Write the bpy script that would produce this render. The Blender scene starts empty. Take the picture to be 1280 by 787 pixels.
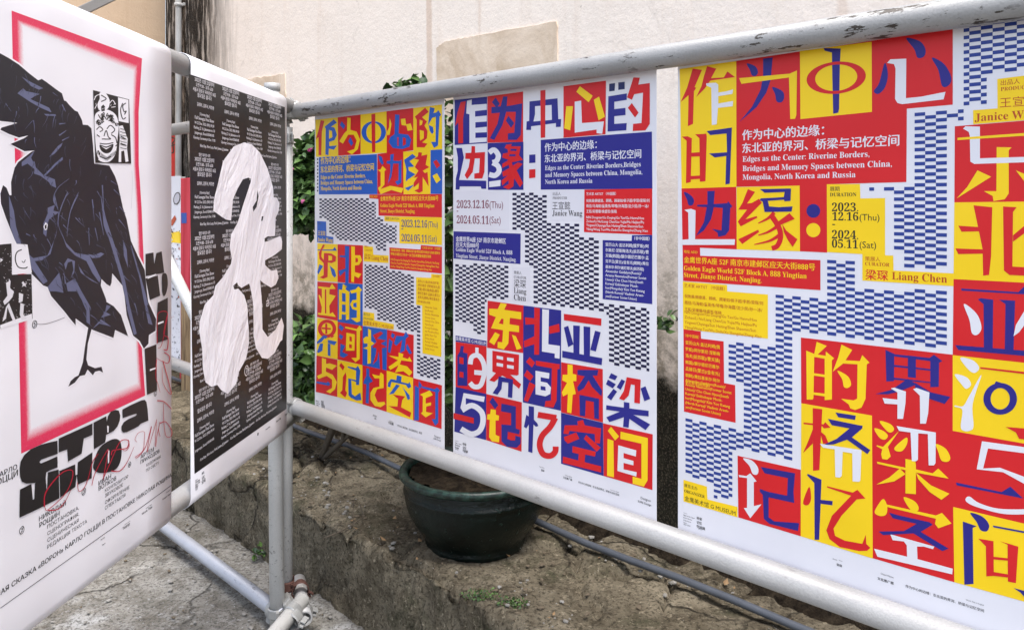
import bpy, bmesh, math, random
from mathutils import Vector, Matrix, noise
from mathutils.geometry import tessellate_polygon, delaunay_2d_cdt
random.seed(7)
SC = bpy.context.scene
COL = SC.collection
R_ = math.radians
# ---------------------------------------------------------------- camera, sky, sun, exposure
EYE = Vector((0, 0, 1.43)); FOC = 1000.0; PX, PY = 640.0, 254.0
cam = bpy.data.cameras.new("camera"); camo = bpy.data.objects.new("camera", cam); COL.objects.link(camo)
cam.sensor_width = 36; cam.lens = 36 * FOC / 1280; cam.shift_y = -(393.5 - PY) / 1280
cam.clip_start = .05; cam.clip_end = 500
camo.location = EYE; camo.rotation_euler = (R_(90), 0, 0)
SC.camera = camo
world = bpy.data.worlds.new("World"); SC.world = world; world.use_nodes = True
wn = world.node_tree
sky = wn.nodes.new("ShaderNodeTexSky"); sky.sky_type = 'NISHITA'; sky.sun_disc = False
SUN_EL, SUN_AZ = 70, 146
sky.sun_elevation = R_(SUN_EL); sky.sun_rotation = R_(SUN_AZ); sky.air_density = 1.0; sky.dust_density = 2.2; sky.ozone_density = 1.0
wn.nodes["Background"].inputs[1].default_value = .13
hs = wn.nodes.new("ShaderNodeHueSaturation"); hs.inputs["Saturation"].default_value = .68      # thin cloud: a whiter sky
wn.links.new(sky.outputs[0], hs.inputs["Color"]); wn.links.new(hs.outputs[0], wn.nodes["Background"].inputs[0])
sun = bpy.data.lights.new("sun", 'SUN'); suno = bpy.data.objects.new("sun", sun); COL.objects.link(suno)
sun.energy = 1.5; sun.angle = R_(24); sun.color = (1, .975, .945)
suno.rotation_euler = (R_(90 - SUN_EL), 0, R_(180 - SUN_AZ))
SC.view_settings.view_transform = 'Standard'; SC.view_settings.look = 'None'
SC.view_settings.exposure = 1.52; SC.view_settings.gamma = 1; SC.view_settings.use_curve_mapping = False

# ---------------------------------------------------------------- helpers
def ray(x, y): return Vector(((x - PX) / FOC, 1, (PY - y) / FOC))
def at_z(x, y, z):
    d = ray(x, y); return EYE + d * ((z - EYE.z) / d.z)
def at_depth(x, y, Y): return EYE + ray(x, y) * Y
def tag(o, label, cat, group=None, kind=None):
    if label: o['label'] = label
    if cat: o['category'] = cat
    if group: o['group'] = group
    if kind: o['kind'] = kind
    return o
def empty(name, loc=(0, 0, 0)):
    o = bpy.data.objects.new(name, None); COL.objects.link(o); o.location = loc; o.empty_display_size = .1
    return o
def obj(name, bm, mats, parent=None, smooth=False, matrix=None):
    me = bpy.data.meshes.new(name); bm.normal_update(); bm.to_mesh(me); bm.free()
    for m in (mats if isinstance(mats, (list, tuple)) else [mats]): me.materials.append(m)
    if smooth:
        for p in me.polygons: p.use_smooth = True
    o = bpy.data.objects.new(name, me); COL.objects.link(o)
    if matrix is not None: o.matrix_world = matrix
    if parent is not None:
        o.parent = parent
        o.matrix_parent_inverse = PARENT_INV(parent)
    return o
def PARENT_INV(p):
    m = p.matrix_basis.copy(); q = p
    while q.parent is not None:
        q = q.parent; m = q.matrix_basis @ m
    return m.inverted()
def tube(bm, a, b, r, seg=20, inner=None, caps=True, r2=None):
    a, b = Vector(a), Vector(b); d = (b - a).normalized(); r2 = r if r2 is None else r2
    u = d.orthogonal().normalized(); w = d.cross(u)
    ring = lambda c, rr: [bm.verts.new(c + (u * math.cos(k * 2 * math.pi / seg) + w * math.sin(k * 2 * math.pi / seg)) * rr) for k in range(seg)]
    A, B = ring(a, r), ring(b, r2)
    for k in range(seg):
        f = bm.faces.new((A[k], A[(k + 1) % seg], B[(k + 1) % seg], B[k])); f.smooth = True
    if inner:
        C, D = ring(a, inner), ring(b, inner)
        for k in range(seg):
            j = (k + 1) % seg
            f = bm.faces.new((C[j], C[k], D[k], D[j])); f.smooth = True
            bm.faces.new((A[j], A[k], C[k], C[j])); bm.faces.new((B[k], B[j], D[j], D[k]))
    elif caps:
        bm.faces.new(A[::-1]); bm.faces.new(B)
def polytube(bm, pts, rad, seg=10):
    pts = [Vector(p) for p in pts]; rings = []
    for i, p in enumerate(pts):
        d = (pts[min(i + 1, len(pts) - 1)] - pts[max(i - 1, 0)]).normalized()
        u = d.cross(Vector((.3, .2, 1))).normalized(); w = d.cross(u)
        r = rad[i] if isinstance(rad, (list, tuple)) else rad
        rings.append([bm.verts.new(p + (u * math.cos(k * 2 * math.pi / seg) + w * math.sin(k * 2 * math.pi / seg)) * r) for k in range(seg)])
    for A, B in zip(rings, rings[1:]):
        for k in range(seg):
            f = bm.faces.new((A[k], A[(k + 1) % seg], B[(k + 1) % seg], B[k])); f.smooth = True
    bm.faces.new(rings[0][::-1]); bm.faces.new(rings[-1])
def box(bm, c, sx, sy, sz, ax=None, ay=None, az=None, bevel=0):
    ax = Vector(ax or (1, 0, 0)); ay = Vector(ay or (0, 1, 0)); az = Vector(az or (0, 0, 1)); c = Vector(c)
    v = [bm.verts.new(c + ax * (i * sx / 2) + ay * (j * sy / 2) + az * (k * sz / 2)) for i in (-1, 1) for j in (-1, 1) for k in (-1, 1)]
    fs = [bm.faces.new([v[i] for i in q]) for q in ((0, 1, 3, 2), (4, 6, 7, 5), (0, 4, 5, 1), (2, 3, 7, 6), (0, 2, 6, 4), (1, 5, 7, 3))]
    if bevel:
        es = {e for f in fs for e in f.edges}
        bmesh.ops.bevel(bm, geom=list(es), offset=bevel, segments=2, affect='EDGES', profile=.5)

# ---------------------------------------------------------------- materials
class NT:
    def __init__(s, name):
        s.m = bpy.data.materials.new(name); s.m.use_nodes = True; s.t = s.m.node_tree
        s.b = s.t.nodes["Principled BSDF"]
    def n(s, typ, **kw):
        k = s.t.nodes.new("ShaderNode" + typ)
        for a, v in kw.items():
            if a.startswith("i_"):
                a = a[2:]; a = int(a) if a.isdigit() else a.replace("_", " ")
                k.inputs[a].default_value = v
            else: setattr(k, a, v)
        return k
    def l(s, a, b): s.t.links.new(a, b)
    def coord(s, scale=(1, 1, 1), rot=(0, 0, 0)):
        c = s.n("TexCoord"); mp = s.n("Mapping"); mp.inputs["Rotation"].default_value = rot; s.l(c.outputs["Object"], mp.inputs[0])
        m2 = s.n("Mapping"); m2.inputs["Scale"].default_value = scale; s.l(mp.outputs[0], m2.inputs[0]); return m2.outputs[0]
    def noise(s, co, scale, detail=6, rough=.6, dist=0):
        k = s.n("TexNoise"); k.inputs["Scale"].default_value = scale; k.inputs["Detail"].default_value = detail
        k.inputs["Roughness"].default_value = rough; k.inputs["Distortion"].default_value = dist
        if co is not None: s.l(co, k.inputs[0])
        return k.outputs[0]
    def ramp(s, fac, stops, interp='LINEAR'):
        k = s.n("ValToRGB"); k.color_ramp.interpolation = interp; e = k.color_ramp.elements
        while len(e) < len(stops): e.new(.5)
        for q, (p, c) in zip(e, stops):
            q.position = p; q.color = (c, c, c, 1) if isinstance(c, (int, float)) else (*c, 1)
        s.l(fac, k.inputs[0]); return k.outputs[0]
    def mix(s, fac, a, b, mode='MIX'):
        k = s.n("MixRGB", blend_type=mode)
        for i, v in ((0, fac), (1, a), (2, b)):
            if hasattr(v, "is_output"): s.l(v, k.inputs[i])
            elif isinstance(v, (int, float)): k.inputs[i].default_value = v if i == 0 else (v, v, v, 1)
            else: k.inputs[i].default_value = (*v, 1)
        return k.outputs[0]
    def math(s, op, a, b=0, clamp=False):
        k = s.n("Math", operation=op, use_clamp=clamp)
        for i, v in ((0, a), (1, b)):
            if hasattr(v, "is_output"): s.l(v, k.inputs[i])
            else: k.inputs[i].default_value = v
        return k.outputs[0]
    def bump(s, h, strength=.3, dist=.01, chain=None):
        k = s.n("Bump"); k.inputs["Strength"].default_value = strength; k.inputs["Distance"].default_value = dist
        s.l(h, k.inputs["Height"])
        if chain is not None: s.l(chain, k.inputs["Normal"])
        return k.outputs[0]
    def out(s, col=None, rough=None, normal=None, metal=None, spec=None):
        for nm, v in (("Base Color", col), ("Roughness", rough), ("Normal", normal), ("Metallic", metal), ("Specular IOR Level", spec)):
            if v is None: continue
            if hasattr(v, "is_output"): s.l(v, s.b.inputs[nm])
            elif nm == "Base Color": s.b.inputs[nm].default_value = (*v, 1)
            else: s.b.inputs[nm].default_value = v
        return s.m
def srgb(r, g, b):
    f = lambda c: c / 12.92 if c <= .04045 else ((c + .055) / 1.055) ** 2.4
    return tuple(f(c / 255) for c in (r, g, b))
INK = {}
def ink(key, rgb, rough=.42):
    t = NT("printed_ink_" + key); co = t.coord()
    big = t.noise(co, 2.2, 2); fine = t.noise(co, 900, 1)
    c = t.mix(t.ramp(t.noise(co, 14, 5), [(.3, .0), (.8, .06)]), rgb, tuple(min(1, x * .8 + .02) for x in rgb))
    nb = t.bump(big, .55, .035); nb = t.bump(fine, .05, .0005, nb)
    INK[key] = t.out(c, rough, nb, spec=.35)
    return INK[key]
for k_, rgb_ in dict(W=srgb(228, 226, 231), R=srgb(213, 28, 34), Y=srgb(250, 209, 22), B=srgb(40, 34, 128), N=srgb(38, 38, 132),
                     C=srgb(33, 92, 186), K=(.018, .016, .016), P=srgb(178, 26, 52), H=srgb(96, 100, 128), F=srgb(66, 68, 84), U=srgb(37, 35, 41), D=srgb(24, 22, 62),
                     V=srgb(40, 62, 140), G=srgb(70, 68, 72), E=srgb(216, 214, 219), O=srgb(184, 70, 30), Z=srgb(223, 221, 227), M=srgb(122, 30, 60), L=srgb(196, 194, 202), Q=srgb(28, 38, 92)).items():
    ink(k_, rgb_)
t = NT("spray_paint_print"); at_ = t.n("Attribute", attribute_name="spray"); co = t.coord()
gr = t.noise(co, 420, 2)
fac = t.ramp(t.math('ADD', at_.outputs["Fac"], t.math('MULTIPLY', t.math('SUBTRACT', gr, .5), .45)), [(.12, 0), (.95, 1)])
spk = t.ramp(t.noise(co, 38, 6, .7), [(.62, 0), (.7, 1)])
INK['spray'] = t.out(t.mix(t.math('MULTIPLY', spk, .35), t.mix(fac, srgb(228, 226, 231), srgb(214, 44, 84)), srgb(236, 200, 212)), .42)
t = NT("torn_white_paper"); co = t.coord((1, 1, .45), (R_(25), 0, 0)); n1 = t.noise(co, 9, 5, .55, .8); n2 = t.noise(co, 75, 5, .7)
INK['torn'] = t.out(t.mix(t.ramp(n2, [(.4, 0), (.7, .25)]), srgb(238, 236, 241), srgb(200, 198, 206)), .75, t.bump(n2, .25, .003, t.bump(n1, .9, .012)), spec=.2)

# ---------------------------------------------------------------- flat printing on a poster plane
class Plane:
    def __init__(s, o, u, n):
        s.o, s.u, s.n = Vector(o), Vector(u).normalized(), Vector(n).normalized()
    def uv(s, x, y):
        d = ray(x, y); k = (s.o - EYE).dot(s.n) / d.dot(s.n); p = EYE + d * k
        return ((p - s.o).dot(s.u), p.z)
    def xyz(s, u, v, h=0):
        p = s.o + s.u * u + s.n * h; p.z = v + s.n.z * h; return p
def nums(q): return [float(k) for k in q.split()] if isinstance(q, str) else list(q)
def pairs(q):
    a = nums(q); return list(zip(a[::2], a[1::2]))
def smooth_pts(p, closed=True, n=5):
    out = []; m = len(p)
    for i in range(m if closed else m - 1):
        g = lambda j: p[j % m] if closed else p[max(0, min(m - 1, j))]
        a, b, c, d = g(i - 1), g(i), g(i + 1), g(i + 2)
        for k in range(n):
            t_ = k / n
            out.append(tuple(.5 * (2 * b[q] + (c[q] - a[q]) * t_ + (2 * a[q] - 5 * b[q] + 4 * c[q] - d[q]) * t_ ** 2 + (3 * b[q] - a[q] - 3 * c[q] + d[q]) * t_ ** 3) for q in (0, 1)))
    if not closed: out.append(p[-1])
    return out
class Art:
    """Printed shapes of one part; every shape is a sheet a hair above the one before it."""
    def __init__(s, plane, base=.0006, step=.0001):
        base *= .45; step *= .4
        s.pl, s.h, s.step, s.bm, s.keys = plane, base, step, bmesh.new(), []
    def mi(s, k):
        if k not in s.keys: s.keys.append(k)
        return s.keys.index(k)
    def uvfill(s, key, loops):
        flat, eds = [], []
        for l in loops:
            k0 = len(flat); flat += [Vector((a * 1000, b * 1000)) for a, b in l]
            eds += [(k0 + i, k0 + (i + 1) % len(l)) for i in range(len(l))]
        r = delaunay_2d_cdt(flat, eds, [], 1, 1e-4)
        bv = [s.bm.verts.new(s.pl.xyz(p.x / 1000, p.y / 1000, s.h)) for p in r[0]]
        m = s.mi(key)
        for tr in r[2]:
            q = [bv[i] for i in tr]
            if len(set(tr)) < 3: continue
            nn = (q[1].co - q[0].co).cross(q[2].co - q[0].co)
            if nn.length < 1e-12: continue
            if nn.dot(s.pl.n) < 0: q.reverse()
            try: f = s.bm.faces.new(q); f.material_index = m
            except ValueError: pass
    def px(s, tile, p): 
        ox, oy, sc = tile; return [(ox + a / sc, oy + b / sc) for a, b in p]
    def poly(s, key, tile, q, sm=False, holes=()):
        s.h += s.step
        loops = []
        for k in (q,) + tuple(holes):
            p = pairs(k)
            if sm: p = smooth_pts(p)
            loops.append([s.pl.uv(*z) for z in s.px(tile, p)])
        s.uvfill(key, loops)
    def ell(s, key, tile, q):
        cx, cy, rx, ry, ix, iy, rot = (nums(q) + [0, 0, 0])[:7]; rot = R_(rot)
        def ring(a, b):
            return [s.pl.uv(*z) for z in s.px(tile, [(cx + a * math.cos(k) * math.cos(rot) - b * math.sin(k) * math.sin(rot), cy + a * math.cos(k) * math.sin(rot) + b * math.sin(k) * math.cos(rot)) for k in [i * math.pi / 20 for i in range(40)]])]
        s.h += s.step
        o = ring(rx, ry)
        if ix: 
            i = ring(ix, iy); m = s.mi(key)
            A = [s.bm.verts.new(s.pl.xyz(*z, s.h)) for z in o]; B = [s.bm.verts.new(s.pl.xyz(*z, s.h)) for z in i]
            for k in range(40):
                j = (k + 1) % 40; q4 = [A[k], A[j], B[j], B[k]]
                f = s.bm.faces.new(q4); f.material_index = m
        else: s.uvfill(key, [o])
    def stroke(s, key, tile, q, w, n=5, w1=None):
        s.h += s.step
        p = smooth_pts(pairs(q), False, n) if n > 1 else pairs(q)
        m = s.mi(key); L = []; Rr = []
        for i, c in enumerate(p):
            a, b = p[max(i - 1, 0)], p[min(i + 1, len(p) - 1)]
            dx, dy = b[0] - a[0], b[1] - a[1]; l = math.hypot(dx, dy) or 1
            ww = (w if w1 is None else w + (w1 - w) * i / (len(p) - 1)) / 2
            for lst, sg in ((L, 1), (Rr, -1)):
                lst.append(s.bm.verts.new(s.pl.xyz(*s.pl.uv(*s.px(tile, [(c[0] - dy / l * ww * sg, c[1] + dx / l * ww * sg)])[0]), s.h)))
        for i in range(len(p) - 1):
            f = s.bm.faces.new((L[i], L[i + 1], Rr[i + 1], Rr[i])); f.material_index = m
            f.normal_update()
            if f.normal.dot(s.pl.n) < 0: f.normal_flip()
    def rect_uv(s, key, u0, v0, u1, v1):
        f = s.bm.faces.new([s.bm.verts.new(s.pl.xyz(a, b, s.h)) for a, b in ((u0, v0), (u1, v0), (u1, v1), (u0, v1))]); f.material_index = s.mi(key)
    def text(s, key, body, x0, y0, x1, hk=1.0, bold=0.0, serif=False):
        """one line: baseline starts at photo pixel (x0, y0) of the poster's plane and runs level to column x1"""
        u0, v0 = s.pl.uv(x0, y0); u1, _ = s.pl.uv(x1, y0)
        s.text_uv(key, body, u0, v0, u1, hk, bold, serif)
    def text_uv(s, key, body, u0, v0, u1, hk=1.0, bold=0.0, serif=False):
        hk = -hk if hk < 0 else 1 + (hk - 1) * .22 + (.06 if serif else 0)
        vs, fs = text_mesh(body, 0.0, serif)
        if not vs: return
        xs = [v[0] for v in vs]; x0, x1 = min(xs), max(xs); k = (u1 - u0) / (x1 - x0)
        for n_, sh in enumerate((-1.1 * bold, 1.1 * bold) if bold and not serif else (0,)):      # a second strike makes the line heavier
          bv = [s.bm.verts.new(s.pl.xyz(u0 + (x - x0 + sh) * k, v0 + (y + sh * .3) * k * hk, s.h + n_ * .00002)) for x, y in vs]; m = s.mi(key)
          for f in fs:
            try:
                g = s.bm.faces.new([bv[i] for i in f]); g.material_index = m; g.normal_update()
                if g.normal.dot(s.pl.n) < 0: g.normal_flip()
            except ValueError: pass
    def done(s, name, parent):
        return obj(name, s.bm, [INK[k] for k in s.keys] or [INK['W']], parent)
TCACHE = {}
def text_mesh(body, bold=0.0, serif=False):
    if serif:
        body = ''.join(chr(0x1D400 + ord(c) - 65) if 'A' <= c <= 'Z' else chr(0x1D41A + ord(c) - 97) if 'a' <= c <= 'z' else chr(0x1D7CE + ord(c) - 48) if '0' <= c <= '9' else c for c in body)
    key = (body, bold)
    if key not in TCACHE:
        c = bpy.data.curves.new("line", 'FONT'); c.body = body; c.resolution_u = 2; c.offset = bold
        o = bpy.data.objects.new("line", c); COL.objects.link(o)
        me = bpy.data.meshes.new_from_object(o.evaluated_get(bpy.context.evaluated_depsgraph_get()))
        TCACHE[key] = ([(v.co.x, v.co.y) for v in me.vertices], [tuple(p.vertices) for p in me.polygons])
        bpy.data.objects.remove(o); bpy.data.meshes.remove(me); bpy.data.curves.remove(c)
    return TCACHE[key]
def inside(p, poly):
    x, y = p; r = False; j = len(poly) - 1
    for i in range(len(poly)):
        a, b = poly[i], poly[j]
        if (a[1] > y) != (b[1] > y) and x < (b[0] - a[0]) * (y - a[1]) / (b[1] - a[1]) + a[0]: r = not r
        j = i
    return r
ID = (0, 0, 1)
def checker(pl, key, regions, parent, cw=.0165, pv=.0122, u00=0, v00=0):
    for reg in regions:
        a = Art(pl, .0007)
        poly = [pl.uv(*p) for p in pairs(reg)]
        us = [p[0] for p in poly]; vs = [p[1] for p in poly]
        for i in range(int((min(us) - u00) / cw) - 1, int((max(us) - u00) / cw) + 2):
            for j in range(int((min(vs) - v00) / pv) - 1, int((max(vs) - v00) / pv) + 2):
                u, v = u00 + i * cw, v00 + j * pv + (pv / 2 if i % 2 else 0)
                if not inside((u + cw / 2, v + pv / 4), poly): continue
                u0, u1 = u, u + cw
                if not inside((u0 + .1 * cw, v + pv / 4), poly): u0 += cw * .5
                if not inside((u1 - .1 * cw, v + pv / 4), poly): u1 -= cw * .5
                a.rect_uv(key, u0, v, u1, v + pv * .5)
        a.done("checker_pattern", parent)
def glyph(pl, tile, shapes, parent, label=None):
    a = Art(pl, .0010)
    for sh in shapes:
        k, kind, q = sh[:3]
        if kind == 'p': a.poly(k, tile, q)
        elif kind == 'q': a.poly(k, tile, q, True)
        elif kind == 'e': a.ell(k, tile, q)
        else: a.stroke(k, tile, q, sh[3], *(sh[4:]))
    o = a.done("printed_character", parent)
    return o
def blocks(pl, lst, parent):
    a = Art(pl, .0006, .00001)
    for k, tile, q in lst: a.poly(k, tile, q)
    return a.done("colour_blocks", parent)
def lines(pl, lst, parent, name="text_block"):
    a = Art(pl, .0010)
    for l in lst: a.text(*l)
    return a.done(name, parent)
# ---------------------------------------------------------------- where the two fence panels stand
MD = Vector((1.006, -1, 0)).normalized(); MN = Vector((-1, -1.006, 0)).normalized()      # main panel: along, towards the viewer
LD = Vector((.066, 1, 0)).normalized(); LN = Vector((1, -.066, 0)).normalized()         # left panel
C0 = Vector((-.773, 2.78, 0)); RR = .0255
PM = Plane(C0 - MN * (RR + .001), MD, MN)
CL = C0 + LN * .008
PMA = Plane(C0, MD, MN); PLA = Plane(CL, LD, LN)
def level(pl, a, b):          # height along a rail through two points seen on the photo
    (u0, v0), (u1, v1) = pl.uv(*a), pl.uv(*b)
    return lambda u: v0 + (v1 - v0) * (u - u0) / (u1 - u0)
MT, MB_ = level(PMA, (380, 137.8), (1080, 33.5)), level(PMA, (393, 516.5), (1106, 768))
LT, LB = level(PLA, (209.7, 74), (358, 132.5)), level(PLA, (218, 628), (364, 520))
PLF = Plane(CL + LN * (RR + .003), LD, LN)
# ================================================================ SETTING
def galv(name, base, rust=.5, rough=.5, metal=.25, fleck=1.0, th=.60):
    t = NT(name); co = t.coord()
    n1 = t.noise(co, 7, 6, .6); n2 = t.noise(t.coord((.28, 1, 1), (0, 0, R_(45))), 80, 6, .7); n3 = t.noise(co, 260, 2)
    c = t.mix(t.ramp(n1, [(.35, 0), (.7, 1)]), tuple(x * .86 for x in base), base)
    c = t.mix(t.ramp(n3, [(.42, 0), (.66, .26)]), c, tuple(x * .6 for x in base))
    fl = t.math('MULTIPLY', t.ramp(n2, [(th, 0), (th + .03, 1)]), t.ramp(t.noise(co, 4, 4), [(.48, 0), (.62, fleck)]))
    c = t.mix(fl, c, (.035, .026, .02))
    ru = t.math('MULTIPLY', t.ramp(t.noise(co, 3.1, 5, .7), [(.66, 0), (.72, rust)]), t.ramp(t.noise(co, 40, 4), [(.45, 0), (.6, 1)]))
    c = t.mix(ru, c, (.12, .05, .02))
    nb = t.bump(n3, .3, .002); nb = t.bump(n2, .18, .0025, nb)
    return t.out(c, t.ramp(n1, [(.3, rough - .08), (.7, rough + .1)]), nb, metal)
M_rail = galv("weathered_grey_painted_tube", (.43, .42, .41), .5, .5, .15, .5)
M_rtop = galv("weathered_galvanised_tube_shade_toned", (.33, .325, .32), 1, .5, .18, 2.2, .58)  # top rail: shaded underside put into the base colour, darker than the lower rail
M_pole = galv("galvanised_tube", (.66, .65, .63), .3, .5, .1, .8)
M_base = galv("pale_galvanised_tube", (.40, .41, .45), .3, .45, .25, .6)
M_coup = galv("pressed_steel_coupler", (.36, .355, .34), .9, .5, .3, 1.5)
M_rustc = galv("rusted_steel_coupler", (.085, .034, .024), .8, .8, .05)
M_bolt = galv("bolt_steel", (.45, .43, .40), .9, .4, .6)

def plaster(name, base, dark):
    t = NT(name); co = t.coord(); sx = t.n("SeparateXYZ"); t.l(co, sx.inputs[0]); x, z = sx.outputs[0], sx.outputs[2]
    streak = t.coord((5, 1, .35))
    n1 = t.noise(co, 1.3, 6, .62, .4); n2 = t.noise(co, 9, 8, .7); n3 = t.noise(co, 70, 4, .6); n4 = t.noise(streak, 2.2, 6, .65)
    c = t.mix(t.ramp(n1, [(.3, 0), (.75, 1)]), tuple(v * .93 for v in base), base)
    c = t.mix(t.ramp(n2, [(.55, 0), (.8, .28)]), c, (base[0] * .78, base[1] * .68, base[2] * .58))
    c = t.mix(t.ramp(n4, [(.54, 0), (.8, .34)]), c, (base[0] * .66, base[1] * .55, base[2] * .46))
    c = t.mix(t.math('MULTIPLY', t.ramp(t.noise(co, 26, 6, .75), [(.655, 0), (.70, 1)]), .6), c, (.22, .17, .13))
    rough_n = t.noise(co, 4.5, 8, .72)
    # lichen, then black moss towards the foot of the wall
    zj = t.math('ADD', z, t.math('MULTIPLY', t.math('SUBTRACT', rough_n, .5), .9))
    lich = t.ramp(zj, [(.95, 1), (1.0, .9), (1.35, .0)]) if False else t.math('MULTIPLY', t.math('SUBTRACT', 1.36, zj), 2.4, True)
    spots = t.ramp(t.noise(co, 16, 9, .78), [(.44, 0), (.56, 1)])
    c = t.mix(t.math('MULTIPLY', t.math('MULTIPLY', lich, spots), .8), c, (.15, .125, .085))
    c = t.mix(t.math('MULTIPLY', lich, .25), c, (.42, .38, .30))
    moss = t.math('MULTIPLY', t.math('SUBTRACT', .90, t.math('ADD', z, t.math('MULTIPLY', t.math('SUBTRACT', rough_n, .5), .28))), 16, True)
    c = t.mix(moss, c, t.mix(t.ramp(t.noise(co, 22, 8, .7), [(.4, 0), (.75, 1)]), (.010, .010, .008), (.040, .038, .026)))
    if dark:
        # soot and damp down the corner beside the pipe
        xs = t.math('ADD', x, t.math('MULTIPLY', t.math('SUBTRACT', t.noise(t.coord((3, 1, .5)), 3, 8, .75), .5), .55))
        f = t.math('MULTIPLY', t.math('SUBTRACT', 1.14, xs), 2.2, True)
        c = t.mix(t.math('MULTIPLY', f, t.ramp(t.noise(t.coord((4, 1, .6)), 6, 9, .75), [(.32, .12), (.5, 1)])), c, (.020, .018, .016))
        for xc, w, k in ((3.065, .026, .5), (3.40, .012, .25), (4.9, .02, .3)):
            d = t.math('ABSOLUTE', t.math('SUBTRACT', t.math('ADD', x, t.math('MULTIPLY', t.math('SUBTRACT', t.noise(t.coord((1, 1, .8)), 3, 6, .7), .5), .05)), xc))
            c = t.mix(t.math('MULTIPLY', t.math('MULTIPLY', t.math('SUBTRACT', w, d), 90, True), k), c, (base[0] * .62, base[1] * .47, base[2] * .37))
    v = t.n("TexVoronoi", feature='DISTANCE_TO_EDGE'); wv = t.n("VectorMath", operation='ADD'); t.l(co, wv.inputs[0]); nn = t.n("TexNoise"); nn.inputs["Scale"].default_value = 4; nn.inputs["Detail"].default_value = 8; t.l(co, nn.inputs[0])
    sc_ = t.n("VectorMath", operation='SCALE'); t.l(nn.outputs[1], sc_.inputs[0]); sc_.inputs["Scale"].default_value = .4; t.l(sc_.outputs[0], wv.inputs[1]); t.l(wv.outputs[0], v.inputs["Vector"]); v.inputs["Scale"].default_value = 1.1
    hair = t.math('MULTIPLY', t.ramp(v.outputs["Distance"], [(0, 1), (.006, 0)]), t.ramp(t.noise(co, 1.1, 3), [(.5, 0), (.66, .22)])); c = t.mix(hair, c, (.2, .15, .11))
    c = t.mix(t.ramp(t.noise(co, 130, 3, .7), [(.5, 0), (.72, .22)]), c, (base[0] * .6, base[1] * .52, base[2] * .44))
    nb = t.bump(n3, .3, .004); nb = t.bump(n2, .4, .012, nb)
    return t.out(c, .92, nb, spec=.15)
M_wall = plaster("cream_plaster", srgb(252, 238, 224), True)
M_side = plaster("tan_plaster", srgb(206, 180, 152), False)
t = NT("repair_mortar"); co = t.coord(); n1 = t.noise(co, 5, 7, .68, .6); n2 = t.noise(co, 60, 5)
M_patch = t.out(t.mix(t.ramp(n1, [(.36, 0), (.62, 1)]), srgb(205, 182, 156), srgb(236, 216, 194)), .9, t.bump(n2, .4, .004), spec=.15)

WN = Vector((.72, .69, 0)).normalized(); WD = Vector((.69, -.72, 0)).normalized(); KN = math.hypot(.72, .69)
def on_line(x, nd):            # point of the vertical plane n = nd seen at photo column x
    a = (x - PX) / FOC; Z = nd / (.72 * a + .69); return Vector((a * Z, Z, 0))
WALLN, LEDGEN, LZ = 2.17, 1.504, .29
corner = on_line(207, WALLN)
def frame_at(o, d):
    d = d.normalized(); n = Vector((-d.y, d.x, 0)); return Matrix(((d.x, n.x, 0, o.x), (d.y, n.y, 0, o.y), (0, 0, 1, 0), (0, 0, 0, 1)))
def wall(name, mat, o, d, length, height, label):
    bm = bmesh.new(); box(bm, (length / 2, .125, height / 2 - .1), length, .25, height + .2)
    return tag(obj(name, bm, mat, None, matrix=frame_at(o, d)), label, "wall")
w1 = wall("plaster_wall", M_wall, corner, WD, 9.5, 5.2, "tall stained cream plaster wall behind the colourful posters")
w2 = wall("plaster_wall", M_side, corner - WN * 2.6 + WD * (-.004), WN, 2.6, 5.2, "tan plaster side wall at the back left beyond the raven poster")
w2["label"] = "tan plaster side wall at the back left above the raven poster"
# repair patches a few millimetres proud of the plaster
def patch(q, seed):
    rg = random.Random(seed); pl = Plane(corner, WD, -WN); bm = bmesh.new(); pts = []
    p = pairs(q)
    for i in range(len(p)):
        a, b = p[i], p[(i + 1) % len(p)]
        for k in range(12): pts.append((a[0] + (b[0] - a[0]) * k / 12 + rg.uniform(-.8, .8), a[1] + (b[1] - a[1]) * k / 12 + rg.uniform(-.9, .9)))
    vs = [bm.verts.new(pl.xyz(*pl.uv(*z), .005)) for z in pts]
    tris = tessellate_polygon([[Vector((*pl.uv(*z), 0)) for z in pts]])
    for tr in tris:
        try: bm.faces.new([vs[i] for i in tr])
        except ValueError: pass
    bmesh.ops.recalc_face_normals(bm, faces=bm.faces)
    ex = bmesh.ops.extrude_face_region(bm, geom=bm.faces[:])
    for v in [g for g in ex['geom'] if isinstance(g, bmesh.types.BMVert)]: v.co += WN * .012
    bmesh.ops.recalc_face_normals(bm, faces=bm.faces)
    obj("repair_patch", bm, M_patch, w1)
patch("547 60 556 53 600 44 697 27 698 110 690 170 547 170", 1)
patch("306 104 312 99 357 92 358 170 300 170", 2)

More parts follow.
